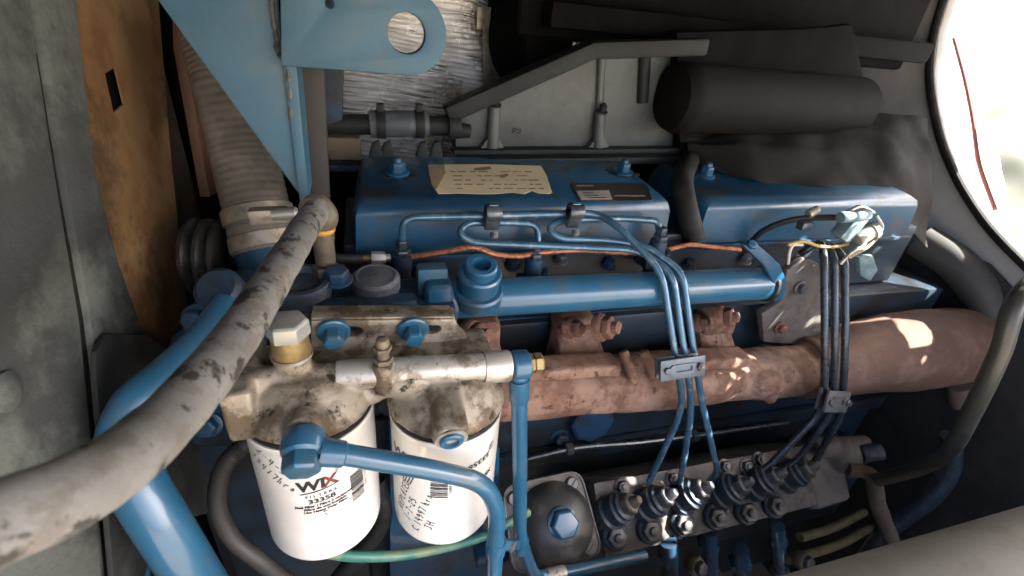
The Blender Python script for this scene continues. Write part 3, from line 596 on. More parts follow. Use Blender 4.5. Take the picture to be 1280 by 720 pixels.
def flat(m, pts):
    b = bmesh.new(); f = b.faces.new([b.verts.new((x,y,0)) for x,y in pts])
    for _ in range(3):
        es = [e for e in b.edges if e.calc_length() > .005]
        if es: bmesh.ops.subdivide_edges(b, edges=es, cuts=1); bmesh.ops.triangulate(b, faces=b.faces)
    t = bpy.data.meshes.new('t'); b.to_mesh(t); b.free(); m.bm.from_mesh(t); bpy.data.meshes.remove(t)
GL = {'R':[[(0,0),(0,1)],[(0,1),(.5,.85),(.45,.6),(0,.5),(.55,0)]],'E':[[(.5,1),(0,1),(0,0),(.5,0)],[(0,.5),(.4,.5)]],'P':[[(0,0),(0,1),(.5,.9),(.5,.6),(0,.5)]],'L':[[(0,1),(0,0),(.5,0)]],
 'A':[[(0,0),(.25,1),(.5,0)],[(.1,.4),(.42,.4)]],'C':[[(.5,.85),(.25,1),(0,.6),(.05,.15),(.3,0),(.5,.15)]],'D':[[(0,0),(0,1),(.45,.8),(.5,.3),(0,0)]],'1':[[(.2,0),(.25,1)]],'7':[[(0,1),(.5,.95),(.2,0)]],
 '2':[[(0,.8),(.25,1),(.5,.75),(0,0),(.55,.05)]],'5':[[(.5,1),(.05,1),(0,.55),(.4,.6),(.5,.2),(.2,0),(0,.1)]],'-':[[(.05,.5),(.45,.5)]],'4':[[(0,1),(0,.5),(.5,.5)],[(.42,1),(.4,0)]],
 '9':[[(.5,.8),(.25,1),(0,.75),(.2,.5),(.5,.75),(.45,.3),(.3,0)]],'h':[[(0,1),(0,0)],[(0,.4),(.25,.55),(.35,0)]],'r':[[(0,.5),(0,0)],[(0,.35),(.3,.5)]],'s':[[(.35,.45),(.1,.5),(.05,.3),(.35,.2),(.3,0),(0,.02)]],
 '3':[[(0,.95),(.4,.9),(.15,.55),(.45,.3),(.2,0),(0,.1)]],'J':[[(.1,1),(.5,1)],[(.35,1),(.3,.1),(.1,0),(0,.15)]],'H':[[(0,0),(0,1)],[(.5,0),(.5,1)],[(0,.5),(.5,.5)]],' ':[]}
def hand(m, s, size, off, wd=.00055):
    x = off[0]
    for ch in s:
        for st in GL[ch]:
            pp = [V((x+a_*size*.9+random.uniform(-.06,.06)*size, off[1]+b_*size+random.uniform(-.06,.06)*size, 0)) for a_, b_ in st]
            for p, q in zip(pp, pp[1:]):
                d = (q-p).normalized(); n = V((-d.y,d.x,0))*wd/2; p = p-d*wd*.4; q = q+d*wd*.4
                flat(m, [((p+n).x,(p+n).y),((p-n).x,(p-n).y),((q-n).x,(q-n).y),((q+n).x,(q+n).y)])
        x += size*(.85 if ch != ' ' else .6)
a1, z1 = cyl_hit(0,397,611); RT = R(6)
m = MB(); text(m,'WI',.0140,(-.0040,0),.12,1.08,.0006); wrap(m,0,a1,z1,RT); m.done('logo_letters', m_ink, F1)
m = MB(); text(m,'X',.0140,(.0090,0),.12,1.02,.0006); wrap(m,0,a1,z1,RT); m.done('logo_letter', m_inkr, F1)
m = MB(); flat(m,[(-.0125,-.0036),(0,-.0028),(.0145,-.0014),(.016,-.0002),(.0135,-.0005),(0,-.0015),(-.0125,-.0024)]); text(m,'®',.004,(.0158,.0105)); wrap(m,0,a1,z1,RT); m.done('logo_swoosh', m_ink, F1)
m = MB(); text(m,'F I L T E R S',.0038,(.001,-.0080),.05,1.15,.0001); wrap(m,0,a1,z1,RT); m.done('logo_word', m_ink, F1)
m = MB(); text(m,'33358',.0062,(.0005,-.0142),.05,1.25,.00025)
text(m,'Fuel Filter / Filtre à carburant',.0031,(.0015,-.0182),.1,1.15,.00022); text(m,'Filtro de combustible',.0031,(.0015,-.0214),.1,1.15,.00022); text(m,'Use Heavy Duty Filter',.0031,(.0015,-.0246),.1,1.15,.00022)
flat(m,[(-.002,-.0268),(.002,-.0268),(.002,-.0260),(-.002,-.0260)]); text(m,'5',.0045,(0,-.0315),0,1.3)
wrap(m,0,a1,z1,RT); m.done('printed_text', m_inkw, F1)
def barcode(F_, i, px, py, wd, ht, seed, rot):
    random.seed(seed); m = MB(); y = -ht/2
    while y < ht/2:
        t = random.choice((.0004,.0004,.0008,.0012)); flat(m, [(-wd/2,y),(wd/2,y),(wd/2,y+t),(-wd/2,y+t)]); y += t+random.choice((.0004,.0007,.001))
    text(m,'7 65809 33358 1',.0036,(0,0)); bm_ = m.bm
    a_, z_ = cyl_hit(i, px, py)
    # the digits run beside the bars
    n = len([v for v in bm_.verts]); wrap(m, i, a_, z_, rot); return m.done('barcode', m_ink, F_)
def barcode2(F_, i, px, py, wd, ht, seed):
    random.seed(seed); m = MB(); y = -ht/2
    while y < ht/2:
        t = random.choice((.0004,.0005,.0008,.0012)); flat(m, [(-wd/2,y),(wd/2,y),(wd/2,y+t),(-wd/2,y+t)]); y += t+random.choice((.0004,.0006,.0009))
    a_, z_ = cyl_hit(i, px, py); wrap(m, i, a_, z_); m.done('barcode', m_ink, F_)
    m = MB(); text(m,'7 65809 33358 1',.0034,(0,0)); wrap(m, i, a_+(wd/2+.0032)/FR, z_, R(90)); m.done('barcode_digits', m_inkw, F_)
barcode2(F1,0,447,605,.012,.030,5)
barcode2(F2,1,549,607,.014,.030,9)
random.seed(11)
a2, z2 = cyl_hit(0,334,585)
m = MB(); hand(m,'2-4-25',.0066,(-.014,.006),.0009); hand(m,'13417hrs',.0062,(-.014,-.005),.0009); wrap(m,0,a2,z2,R(-38)); m.done('pen_note', m_inkb, F1)
a3, z3 = cyl_hit(1,522,650)
m = MB(); hand(m,'REPLACED',.0066,(-.016,.017),.0009); hand(m,'1-7-25',.0066,(-.020,.0065),.0009); hand(m,'C 14997 hrs',.0062,(-.026,-.004),.0009); hand(m,'JH',.0068,(-.016,-.0145),.0009); wrap(m,1,a3+.06,z3+.012,R(76)); m.done('pen_note', m_ink, F2)
a4, z4 = cyl_hit(1,510,572)
m = MB(); text(m,'WIX',.013,(0,0),.12,1.12,.0006); flat(m,[(-.013,-.0045),(.014,-.0030),(.014,-.0016),(-.013,-.003)])
for k in range(4): flat(m,[(-.002+k*.0028,-.024),(-.0008+k*.0028,-.024),(.004+k*.0028,-.010),(.0028+k*.0028,-.010)])
wrap(m,1,a4-.12,z4-.006); m.done('side_logo', m_ink, F2)
a5, z5 = cyl_hit(1,600,574)
m = MB(); text(m,'33358',.0075,(0,0),.1,1.2,.0002); wrap(m,1,a5,z5,R(187)); m.done('part_number', m_ink, F2)
m = MB(); text(m,'®',.010,(.014,0),0,1); text(m,'WIX',.007,(.006,-.028),0,1,.0003); wrap(m,1,a5,z5,R(5)); m.done('side_mark', m_inkw, F2)

# ---- filter head
H = thing('filter_head', 'dirty cast aluminium twin filter head with mounting plate', 'filter head', (0,.30,-.285))
m = MB()
for i in (0,1):
    m.lathe([(FR+.001,FT[i]+.0055),(FR+.002,FT[i]+.009),(FR-.001,FT[i]+.017),(FR-.010,FT[i]+.028),(.026,FT[i]+.036)], (fx[i],FY,0), (0,0,1), 48, up=V((0,1,0)))
m.tube([V((-.094,.287,-.233)), V((.092,.287,-.244))], .0105, 24)
m.box2((-.099,.262,-.264), (-.080,.325,-.2235), .003)
m.box2((-.090,.282,-.262), (.090,.335,-.236), .006)
m.loft([[V((-.045,.29,-.245)),V((.078,.29,-.25)),V((.078,.335,-.25)),V((-.045,.335,-.245))],[V((-.045,.330,-.232)),V((.066,.330,-.236)),V((.066,.338,-.236)),V((-.045,.338,-.232))]], .003)
m.cyl((-.057,.290,-.25), (-.057,.290,-.2155), .0125, .0118, 28)
m.cyl((.003,.283,-.25), (.003,.281,-.2225), .0088, .0075, 24)
m.cyl((-.047,.272,-.252), (-.049,.243,-.2475), .0155, .0135, 28)
m.box((.046,.262,-.2585), (.024,.048,.024), (V((1,0,0)), V((0,.97,.24)), V((0,-.24,.97))), .004)
m.sphere((.02,.29,-.246), .018, (1.6,1,.8)); m.sphere((-.012,.29,-.254), .014, (1.4,1,.8))
m.cast(.0015,4).wobble(.0010,90); m.done('head_casting', m_alu, H)
MB().cyl(V((-.030,.2862,-.2352)), V((.0785,.2862,-.2418)), .0108, seg=32, bevel=.001).done('gallery_tube', m_aluc, H)
def hp(px, py): q = P(px, py, .3165); return (q.x, q.z)
slot = lambda px, py, w_, h_: [(hp(px,py)[0]+w_*math.cos(R(k*24)), hp(px,py)[1]+h_*math.sin(R(k*24))) for k in range(15)]
m = MB(); m.holed([hp(391,399),hp(566,397),hp(572,412),hp(600,445),hp(596,456),hp(389,462)], [slot(441,415,.0080,.0058), slot(540,412,.0085,.0058)], (0,.3265,0), ex, ey, ez, .010, .0012); m.done('mounting_plate', m_alu, H)
m = MB(); a = P(388,400,.3165); b = P(567,398,.3165); m.box((a+b)/2+V((0,.009,-.0025)), ((b-a).length,.022,.006), ((b-a).normalized(), V((0,1,0)), V((0,0,1))), .0015); m.done('top_ledge', m_alu, H)
for px, py in ((417,413),(516,410)): bolt(H, P(px,py,.3155), (.02,-1,-.22), .0078, .011, m_bluep, .0122)
m = MB(); m.lathe([(.0122,0),(.0128,.002),(.0118,.016)], (-.057,.290,-.2155), (0,0,1), 28); m.done('brass_collar', m_brass, H)
m = MB(); m.lathe([(.0135,0),(.0138,.0028),(.0125,.003)], (-.057,.290,-.2165), (0,0,1), 28); m.done('copper_washer', m_aluc, H)
m = MB(); m.lathe([(.0140,0),(.0140,.0105),(.0122,.0125),(.001,.0128)], (-.057,.290,-.1995), (0,0,1), 6, .0006); m.done('hex_plug', m_zinc, H)
m = MB(); m.lathe([(.0072,0),(.0072,.004)], (.003,.281,-.2225), (0,-.05,1), 6, .0005); m.lathe([(.0045,0),(.0042,.010),(.0052,.0125),(.0040,.0165),(.0022,.0175)], (.003,.281,-.219), (0,-.05,1), 18); m.lathe([(.0066,0),(.0066,.0035)], (.003,.281,-.2125), (0,-.05,1), 6, .0004); m.done('bleed_screw', m_bronz, H)
m = MB(); m.lathe([(.0125,0),(.0128,.020),(.012,.0215)], V((.0785,.287,-.243)), V((1,0,-.06)), 30); m.done('end_boss', m_aluc, H)
m = MB(); o_ = V((.046,.2385,-.2645)); n_ = V((0,-.97,-.24)).normalized(); m.lathe([(.0088,-.004),(.0088,.0025),(.0078,.0035),(.0052,.0035),(.0048,.002),(.0046,-.003),(.0005,-.003)], o_, n_, 28, cap=False); m.done('port_insert', m_bluep, H)
MB().lathe([(.0118,0),(.0118,.0008)], o_-n_*.0002, n_, 28).done('port_washer', m_aluc, H)

# ---- banjo fuel pipes
o = thing('fuel_pipe', 'blue fuel pipe with a big banjo bolt in front of the left filter', 'fuel pipe', P(620,700,.235), 'blue banjo fuel pipes')
bc = P(379,557,.236); ax = V((-.02,-.92,-.30)).normalized()
m = MB(); m.lathe([(.0115,-.009),(.0130,-.007),(.0136,0),(.0130,.005),(.0112,.007)], bc, ax, 36); m.done('banjo_ring', m_bluep, o)
m = MB(); m.lathe([(.0118,0),(.0118,.009),(.0102,.011)], bc+ax*.007, ax, 6, .0006, up=V((.3,0,1))); m.done('banjo_bolt', m_bluep, o)
p1 = round_path([bc+V((.008,-.001,-.001))]+L((425,567,.232),(545,588,.232),(604,602,.232),(622,634,.233),(619,690,.236),(616,760,.245)), .026, 10)
MB().tube(p1, .0072, 20).done('pipe', m_bluep, o)
a = P(399,565,.232); b = P(431,568,.232); MB().lathe([(.0088,0),(.0090,.002),(.0086,(b-a).length-.001),(.0076,(b-a).length)], a, b-a, 24).done('pipe_sleeve', m_bluep, o)
o = thing('fuel_pipe', 'blue fuel pipe hanging from the right end of the filter head', 'fuel pipe', P(650,690,.28), 'blue banjo fuel pipes')
bc = P(650,456,.287)
m = MB(); m.lathe([(.010,-.0075),(.0118,-.006),(.0122,0),(.0118,.006),(.010,.0075)], bc, V((1,0,0)), 32); m.sphere(bc+V((0,-.001,-.009)), .0085); m.done('banjo_ring', m_bluep, o)
MB().lathe([(.0085,0),(.0088,.002),(.0075,.004),(.0085,.0045),(.0085,.010),(.007,.0115)], bc+V((.0075,0,0)), V((1,0,0)), 6).done('banjo_bolt', m_brass, o)
p2 = round_path([bc+V((.0005,-.002,-.004))]+L((649,500,.285),(650,600,.284),(650,672,.283),(668,722,.283),(702,716,.284),(806,694,.292)), .020, 10)
MB().tube(p2, .0070, 20).done('pipe', m_bluep, o)
a = bc+V((0,-.002,-.012)); b = P(649,500,.285); MB().lathe([(.0088,0),(.0086,(b-a).length-.002),(.0074,(b-a).length)], a, b-a, 20).done('pipe_sleeve', m_bluep, o)
a = P(682,721,.283); b = P(706,715,.284); MB().lathe([(.0085,0),(.0085,(b-a).length)], a, b-a, 24, .0006).done('pipe_band', m_aluc, o)
o = thing('pipe_clip', 'blue clip with a cross head screw joining the two blue fuel pipes', 'clip', P(636,690,.25))
c = P(636,684,.252); a = P(620,682,.236); b = P(651,680,.284)
m = MB(); m.cyl(a+V((0,0,.008)), a-V((0,0,.010)), .0088, seg=20, bevel=.001); m.cyl(b+V((0,0,.008)), b-V((0,0,.010)), .0086, seg=20, bevel=.001)
dr = (b-a).normalized(); n = dr.cross(V((0,0,1))).normalized(); n = n if n.y < 0 else -n
m.box((a+b)/2, ((b-a).length,.005,.017), (dr, n, V((0,0,1))), .0015); m.done('clip_strap', m_bluep, o)
sc_ = (a+b)/2+n*.0026
m = MB(); m.lathe([(.0062,0),(.0058,.002),(.003,.0035),(.001,.0038)], sc_, n, 18); sw = m.done('screw', m_nut, o)
m = MB(); m.box(sc_+n*.0034, (.006,.0012,.001), (dr, n, V((0,0,1)))); m.box(sc_+n*.0034, (.001,.0012,.006), (dr, n, V((0,0,1)))); m.done('screw_cross', m_ink, sw)

# ================================================================== INJECTION PUMP
pn = V((0,-.707,.707)); po = P(760,600,.375); pu = V((0,.707,.707))
def PP(px, py): return PL(px, py, po, pn)
o = thing('injection_pump', 'dusty dark fuel injection pump with two rows of fittings', 'pump', P(880,690,.34))
face = [PP(742,604), PP(1008,556), PP(1022,632), PP(757,698)]
MB().prism(face, -pn*.10, .003).done('pump_body', m_pump, o)
hold = [((762,641),(794,621)),((806,632),(838,614)),((850,623),(874,609)),((899,617),(922,601)),((940,606),(968,590)),((980,597),(1007,583))]
for i, (b_, t_) in enumerate(hold):
    b = PP(*b_); ax = V((.42,-.34,.84)).normalized()
    m = MB(); m.lathe([(.0235,-.004),(.0235,.005),(.0195,.007),(.0195,.018),(.021,.019),(.021,.023),(.0175,.025),(.0175,.030),(.014,.032)], b, ax, 28); hb = m.done('valve_holder', m_pumpb if i != 0 else m_pumpb, o)
    m = MB(); m.hex(b+ax*.031, ax, .0138, .013); m.lathe([(.0085,0),(.0068,.008),(.0045,.013)], b+ax*.043, ax, 14); m.done('union_nut', m_bronz if i in (0,) else m_nut, hb)
for px, py in ((767,669),(810,661),(851,653),(892,645),(930,639),(965,631)):
    p = PP(px, py); m = MB(); m.lathe([(.0185,-.002),(.0185,.006),(.0165,.008)], p, pn, 22); k = m.done('stud_base', m_pumpb, o)
    ax = V((-.05,-.72,.69)).normalized(); m = MB(); m.hex(p+ax*.007, ax, .0138, .009); m.lathe([(.006,0),(.006,.005),(.004,.006)], p+ax*.0155, ax, 14); m.done('hex_nut', m_nut, k)
for px, py in ((777,608),(840,598),(905,583),(948,574),(932,583)):
    bolt(o, PP(px,py), pn, .0085, .007, m_nut, .011, 'rail_bolt', dome=True)
# left cover plate with dome
c_o = po-pn*(-.004); 
def PC(px, py): return PL(px, py, po+pn*.006, pn)
cx_, cy_ = V((1,0,0)), pu
def uv(p): q = p-(po+pn*.006); return (q.dot(cx_), q.dot(cy_))
def rrect(c4, r, n=5):
    out = []; k = len(c4)
    for i in range(k):
        a, b, c = V((*c4[i-1],0)), V((*c4[i],0)), V((*c4[(i+1)%k],0)); p = b+(a-b).normalized()*r; q = b+(c-b).normalized()*r
        for j in range(n+1): t = j/n; w_ = p*(1-t)**2+b*2*t*(1-t)+q*t*t; out.append((w_.x,w_.y))
    return out
m = MB(); m.holed(rrect([uv(PC(*q)) for q in ((626,608),(722,587),(750,690),(640,716))], .018), [], po+pn*.006, cx_, cy_, pn, .008, .0015); cp_ = m.done('cover_plate', m_pump, o)
m = MB(); q = [uv(PC(*q)) for q in ((626,608),(722,587),(750,690),(640,716))]; rp = rrect(q, .018)
pts = [po+pn*.0145+cx_*a_+cy_*b_ for a_, b_ in rp]; m.tube(pts+[pts[0],pts[1]], .0014, 8); m.done('plate_edge', m_nut, o)
d0 = PC(690,652)+pn*.008; m = MB(); m.lathe([(.050,0),(.050,.004),(.047,.016),(.038,.026),(.024,.031),(.018,.032)], d0, pn, 40); m.wobble(.0008,60); m.done('dome', mat('oily_dome', (.04,.04,.04), .4, .2, c2=(.13,.12,.11), amt=.6, s1=30, bump=.3), o)
bolt(o, d0+pn*.031+pu*.006, pn, .0175, .013, m_bluep, .019, 'dome_bolt')
for px, py in ((712,603),(733,683),(640,622)):
    p = PC(px,py)+pn*.008; m = MB(); m.lathe([(.0085,0),(.0085,.003),(.007,.0045)], p, pn, 20); k = m.done('cover_screw', m_nut, o)
    if px != 640: MB().box(p+pn*.0043, (.014,.0022,.001), ((cx_*.7+pu*.7).normalized(), (pu*.7-cx_*.7).normalized(), pn)).done('screw_slot', m_ink, k)
# right end: governor housing, lever
m = MB(); m.prism([PP(1002,566), PP(1052,556), PP(1066,624), PP(1022,640)], -pn*.09, .008, 3); m.sphere(PP(1050,568), .03); m.cyl(PP(1015,560), PP(1075,556)+pn*.01, .016, seg=20); m.cast(.003,3).wobble(.0015,50); m.done('governor_housing', mat('dusty_brown_pump', (.15,.13,.12), .7, c2=(.08,.065,.055), amt=.7, s1=40, bump=.5), o)
m = MB(); m.tube(smooth_path([PP(1045,585)+pn*.02, PP(1066,592)+pn*.03, PP(1082,630)+pn*.02, PP(1105,668)+pn*.01, PP(1118,690)],6), .011, 14).wobble(.002,60); m.done('control_lever', mat('rusty_brown_lever', (.10,.07,.055), .8, c2=(.06,.04,.03), amt=.6, s1=50), o)
m = MB(); m.cyl(PP(1062,566)+pn*.02, PP(1076,562)+pn*.035, .013, seg=16, bevel=.002); m.done('lever_knob', m_pumpb, o)
# fittings below
for i, (px, py, y, r) in enumerate(((885,676,.325,.012),(972,672,.33,.011),(835,690,.31,.012),(925,700,.31,.013))):
    q = thing('pump_union', ['blue black hex union under the middle of the pump', 'blue steel hex union under the right of the pump', 'dark hex union under the sunlit pump nuts', 'dark hex union at the bottom edge between two others'][i], 'union', P(px,py+25,y), 'hex unions under the pump')
    a = P(px,py-14,y); b = P(px+3,py+40,y-.012); MB().cyl(a, b, r, seg=18, bevel=.001).done('tube_body', m_blued if i != 1 else m_line, q)
    MB().hex(P(px,py,y), b-a, r*1.35, .018).done('hex_nut', m_line if i == 1 else m_blue, q)
    MB().lathe([(r*1.1,0),(r*1.4,.004),(r*1.4,.02),(r,.024)], b, b-a, 18).done('lower_boss', m_pump, q)
for i, (p, lb) in enumerate(((L((1000,672,.33),(1040,660,.34),(1080,640,.37)), 'upper dull yellow strap right of the pump'), (L((985,700,.31),(1050,680,.33),(1100,652,.36)), 'lower dull yellow strap right of the pump'))):
    o = MB().tube(smooth_path(p,6), .0075, 12).done('yellow_strap', m_yel); tag(o, lb, 'strap', 'dull yellow straps by the pump')
for i, (px, py, r, lb) in enumerate(((868,706,.012,'bronze banjo fitting under the middle of the pump'),(1002,700,.013,'bronze banjo fitting under the right end of the pump'))):
    q = thing('banjo_fitting', lb, 'fitting', P(px,py+20,.30), 'bronze fittings under the pump')
    c = P(px,py,.30); MB().lathe([(r,-.008),(r*1.15,-.005),(r*1.15,.005),(r,.008)], c, (.2,-.8,.5), 22).done('banjo_ring', m_bronz, q)
    MB().hex(c+V((.2,-.8,.5)).normalized()*.008, (.2,-.8,.5), r*.85, .009).done('hex_bolt', m_nut, q)
    MB().tube(smooth_path([c, c+V((.02,0,-.03)), c+V((.03,.02,-.09))],6), .006, 12).done('tail_pipe', m_linedk, q)
o = thing('pump_bracket', 'dark oily bracket carrying the pump from below', 'bracket', (.5,.33,-.9))
MB().box2((.25,.39,-.80), (.85,.46,-.64), .006).done('bracket_body', m_block, o)

# ================================================================== LEFT SIDE THINGS
o = thing('corrugated_air_hose', 'wide brown ribbed air hose behind the blue gusset', 'hose', P(325,300,.5))
hp_ = smooth_path(L((268,40,.60),(282,100,.58),(304,190,.55),(323,268,.515),(327,284,.508)), 90)
MB().tube(hp_, lambda t: .0315+.00025*math.sin(t*230), 40).done('hose_body', m_ahose, o, ang=70)
ax = (hp_[-1]-hp_[-80]).normalized(); e0 = hp_[-1]
for k, off in enumerate((-.012, .016)):
    b_ = MB().lathe([(.0335,-.0075),(.0342,-.0068),(.0342,.0068),(.0335,.0075)], e0+ax*off, ax, 48).done('clamp_band', m_band, o)
    if k == 0:
        c = P(337,269,.462); x_ = V((1,0,.06)).normalized(); MB().box(c, (.034,.012,.014), (x_, V((0,1,0)), V((-.06,0,1))), .002).done('screw_housing', m_band, b_)
        a = P(346,268,.458); MB().lathe([(.006,0),(.006,.020),(.0045,.022)], a-V((.004,0,0)), x_, 12).done('worm_screw', m_zinc, b_)
MB().lathe([(.0325,-.02),(.0325,.006)], e0+ax*.02, ax, 36).done('hose_cuff', m_ahose, o)
o = MB().tube(smooth_path([e0+ax*.01, e0+ax*.05, e0+ax*.10+V((.015,0,-.02)), e0+ax*.16+V((.04,0,-.06))],6), .0305, 30).done('intake_elbow', m_blue); tag(o, 'dark blue pipe stub held below the brown ribbed hose', 'pipe')

o = thing('belt_pulley', 'black grooved belt pulley left of the brown hose', 'pulley', P(250,365,.5))
pc = P(268,320,.515); pf = [(.018,0),(.038,.001),(.040,.003),(.040,.006),(.033,.011),(.040,.016),(.040,.019),(.033,.024),(.040,.029),(.040,.032),(.037,.034),(.018,.035)]
MB().lathe(pf, pc-V((.02,0,0)), (1,-.12,0), 48).done('pulley_wheel', mat('worn_black_pulley', (.022,.021,.02), .4, .2, c2=(.05,.047,.043), amt=.6, s1=60), o)
MB().lathe([(.016,0),(.016,.015),(.009,.018),(.009,.05)], pc+V((.018,-.002,0)), (1,-.12,0), 24).done('hub', m_black, o)

# the grey foreground hose with its elbow fitting
hp2 = L((398,262,.405),(384,280,.375),(365,312,.325),(340,352,.277),(300,415,.222),(255,474,.181),(205,530,.153),(150,578,.129),(95,612,.115),(40,638,.107),(-80,680,.097),(-200,720,.09))
o = thing('rubber_hose', 'thick dusty grey hose with black scuffs sweeping across the lower left', 'hose', hp2[-1])
MB().tube(smooth_path(hp2,10), .0106, 28).wobble(.0005,110).done('hose_body', m_hose, o)
o = thing('elbow_fitting', 'bronze elbow fitting with an orange ring under the hose end', 'fitting', P(398,338,.415))
e = P(401,262,.412); b = P(401,330,.415)
MB().tube(smooth_path([P(388,262,.400), e+V((-.002,0,.004)), e+V((.004,.0,-.006)), P(402,284,.413)],6), .0098, 20).done('elbow', m_bronz, o)
zz = P(402,284,.413); MB().lathe([(.0105,0),(.0112,.001),(.0112,.003),(.0105,.004)], zz, (0,0,-1), 28).done('seal_ring', m_ring, o)
MB().lathe([(.0098,0),(.0100,.006),(.009,.010),(.0088,.030)], zz-V((0,0,.004)), (0,0,-1), 24).done('barrel', m_bronz, o)
MB().hex(zz-V((0,0,.046)), (0,0,1), .0125, .010).done('hex_base', m_bronz, o)

# blue pipes lower left
o = MB().tube(smooth_path(L((292,380,.37),(262,425,.345),(215,470,.325),(175,505,.31),(158,550,.30),(170,600,.29),(205,660,.275),(255,740,.262)),8), lambda t: .0155+.003*min(1,t*1.5), 26).done('coolant_pipe', m_bluep); tag(o, 'bright blue bent pipe passing behind the grey hose', 'pipe')
o = MB().tube(smooth_path(L((150,560,.36),(140,620,.345),(142,690,.33),(145,760,.32)),6), .026, 22).done('lower_coolant_pipe', m_blue); tag(o, 'darker blue pipe at the bottom left behind the bent blue pipe', 'pipe')
o = thing('gear_cover', 'dark blue gear cover with bolts beneath the hose', 'cover', P(270,470,.40))
m = MB(); m.prism([P(*q,.405) for q in ((228,398),(292,365),(345,375),(330,460),(300,560),(240,560),(215,470))], (0,.05,0), .006); m.wobble(.002,30); m.done('cover_body', m_blued, o)
for px, py in ((268,372),(248,398),(235,430),(262,530)): bolt(o, P(px,py,.402), (-.1,-.9,.3), .010, .010, m_blue, .013)
MB().lathe([(.018,0),(.018,.02),(.014,.024)], P(285,372,.39), (-.1,-.6,.8), 24).done('round_boss', m_blued, o)
o = MB().box2(P(225,560,.46)+V((0,.0,0)), V((.02,.47,-.85)), .005).done('front_plate', m_block); tag(o, 'dark oily front plate of the engine at the lower left', 'plate')
cc = smooth_path(L((318,545,.38),(282,580,.37),(272,630,.36),(290,672,.35),(330,705,.34),(380,745,.335)), 22)
o = MB().tube(cc, lambda t: .0085+.0007*math.sin(t*330), 16).done('corrugated_conduit', mat('dusty_conduit', (.04,.037,.034), .55, c2=(.02,.02,.02), amt=.6, s1=40), ang=70); tag(o, 'black corrugated conduit curling left of the left filter', 'conduit')
o = MB().tube(smooth_path(L((470,600,.36),(478,650,.345),(450,690,.335),(415,735,.33)),8), .010, 16).done('dark_hose', m_rub); tag(o, 'dark hose dropping between the two white filters', 'hose')
o = MB().tube(smooth_path(L((395,688,.285),(440,695,.29),(500,694,.295),(560,683,.30),(608,668,.305),(660,640,.33)),8), .0052, 14).done('green_hose', m_green); tag(o, 'thin green hose running under the two white filters', 'hose')
o = MB().tube(smooth_path(L((868,300,.50),(858,262,.515),(852,228,.55),(862,200,.64)),8), .015, 20).done('vent_hose', m_rub); tag(o, 'black hose standing in the gap between the two blue valve covers', 'hose')
o = thing('frame_member', 'black lower frame member filling the bottom left corner', 'frame', (-.12,.5,-1.0))
MB().box2((-.204,.44,-1.1), (-.03,.56,-.34), .01).done('frame_body', m_block, o)
o = thing('lower_cover', 'flat blue cover below and behind the right filter', 'cover', P(550,760,.40))
m = MB(); m.prism([P(*q,.41) for q in ((487,560),(625,560),(625,800),(487,800))], (0,.05,0), .004); m.done('cover_body', m_blue, o)
MB().box(P(603,690,.395), (.022,.03,.03), None, .003).done('lug', m_blue, o)
bolt(o, P(597,548,.474), (0,-1,0), .012, .008, m_block, .02)

# ================================================================== RIGHT SIDE THINGS
o = thing('wiring_connector', 'pale blue wiring connector catching the sun at right', 'connector', P(1070,330,.44))
c = P(1072,285,.44)
m = MB(); m.box(P(1062,282,.44), (.022,.02,.040), (V((.9,0,-.43)),V((0,1,0)),V((.43,0,.9))), .004); m.cyl(P(1050,272,.435), P(1085,268,.435), .0075, seg=16, bevel=.002); m.done('connector_body', m_cyan, o)
m = MB(); m.cyl(P(1070,300,.43), P(1095,285,.43), .010, seg=16, bevel=.002); m.lathe([(.012,0),(.012,.006)], P(1088,290,.43), (1,0,.5), 16); m.done('connector_cap', mat('cream_plastic', (.30,.28,.24), .5), o)
m = MB()
for k, q in enumerate((L((1090,290,.43),(1080,305,.425),(1062,318,.42),(1050,330,.42)), L((1095,270,.44),(1102,285,.43),(1085,308,.42),(1060,322,.418)), L((1060,265,.44),(1075,258,.44),(1092,266,.438)))): m.tube(smooth_path(q,6), .0025, 8)
m.done('wire', m_band, o)
m = MB(); m.prism([P(*q,.42) for q in ((1074,322),(1092,320),(1098,338),(1088,352),(1076,345))], (0,.008,0), .002); m.done('mount_tab', m_cyan, o)
o = thing('support_plate', 'grimy grey brown support plate behind the end of the blue pipe', 'bracket', P(995,425,.445))
MB().prism([P(*q,.442) for q in ((984,338),(1004,322),(1024,330),(1036,420),(1010,432),(955,428),(952,392),(976,378))], (0,.012,0), .003).wobble(.001,60).done('plate', m_pump, o)
bolt(o, P(1000,360,.440), (0,-1,.2), .007, .007, m_nut, .010)
bolt(o, P(975,410,.440), (0,-1,.2), .007, .007, m_rustd, .010)
o = thing('yellow_wire', 'pair of thin yellow wires drooping near the right fuel lines', 'wire', P(1000,320,.43))
MB().tube(smooth_path(L((985,306,.44),(1005,302,.44),(1025,308,.438),(1045,308,.436),(1060,305,.436)),6), .0022, 8).done('wire', mat('yellow_wire', (.45,.30,.09), .5), o)
MB().tube(smooth_path(L((985,330,.44),(990,308,.44),(1003,306,.44)),6), .002, 8).done('wire', mat('white_wire', (.6,.55,.45), .5), o)
o = thing('wire_loom', 'black wiring loom arching over the end of the blue pipe', 'loom', P(985,300,.47))
MB().tube(smooth_path(L((930,312,.50),(955,288,.48),(990,275,.47),(1030,272,.46),(1060,272,.45)),8), .004, 10).done('loom', m_rub, o)
MB().box(P(1006,282,.46), (.018,.012,.012), None, .003).done('connector', m_pumpb, o)
MB().cyl(P(1010,268,.465), P(1022,262,.465), .006, seg=12, bevel=.001).done('terminal', m_band, o)

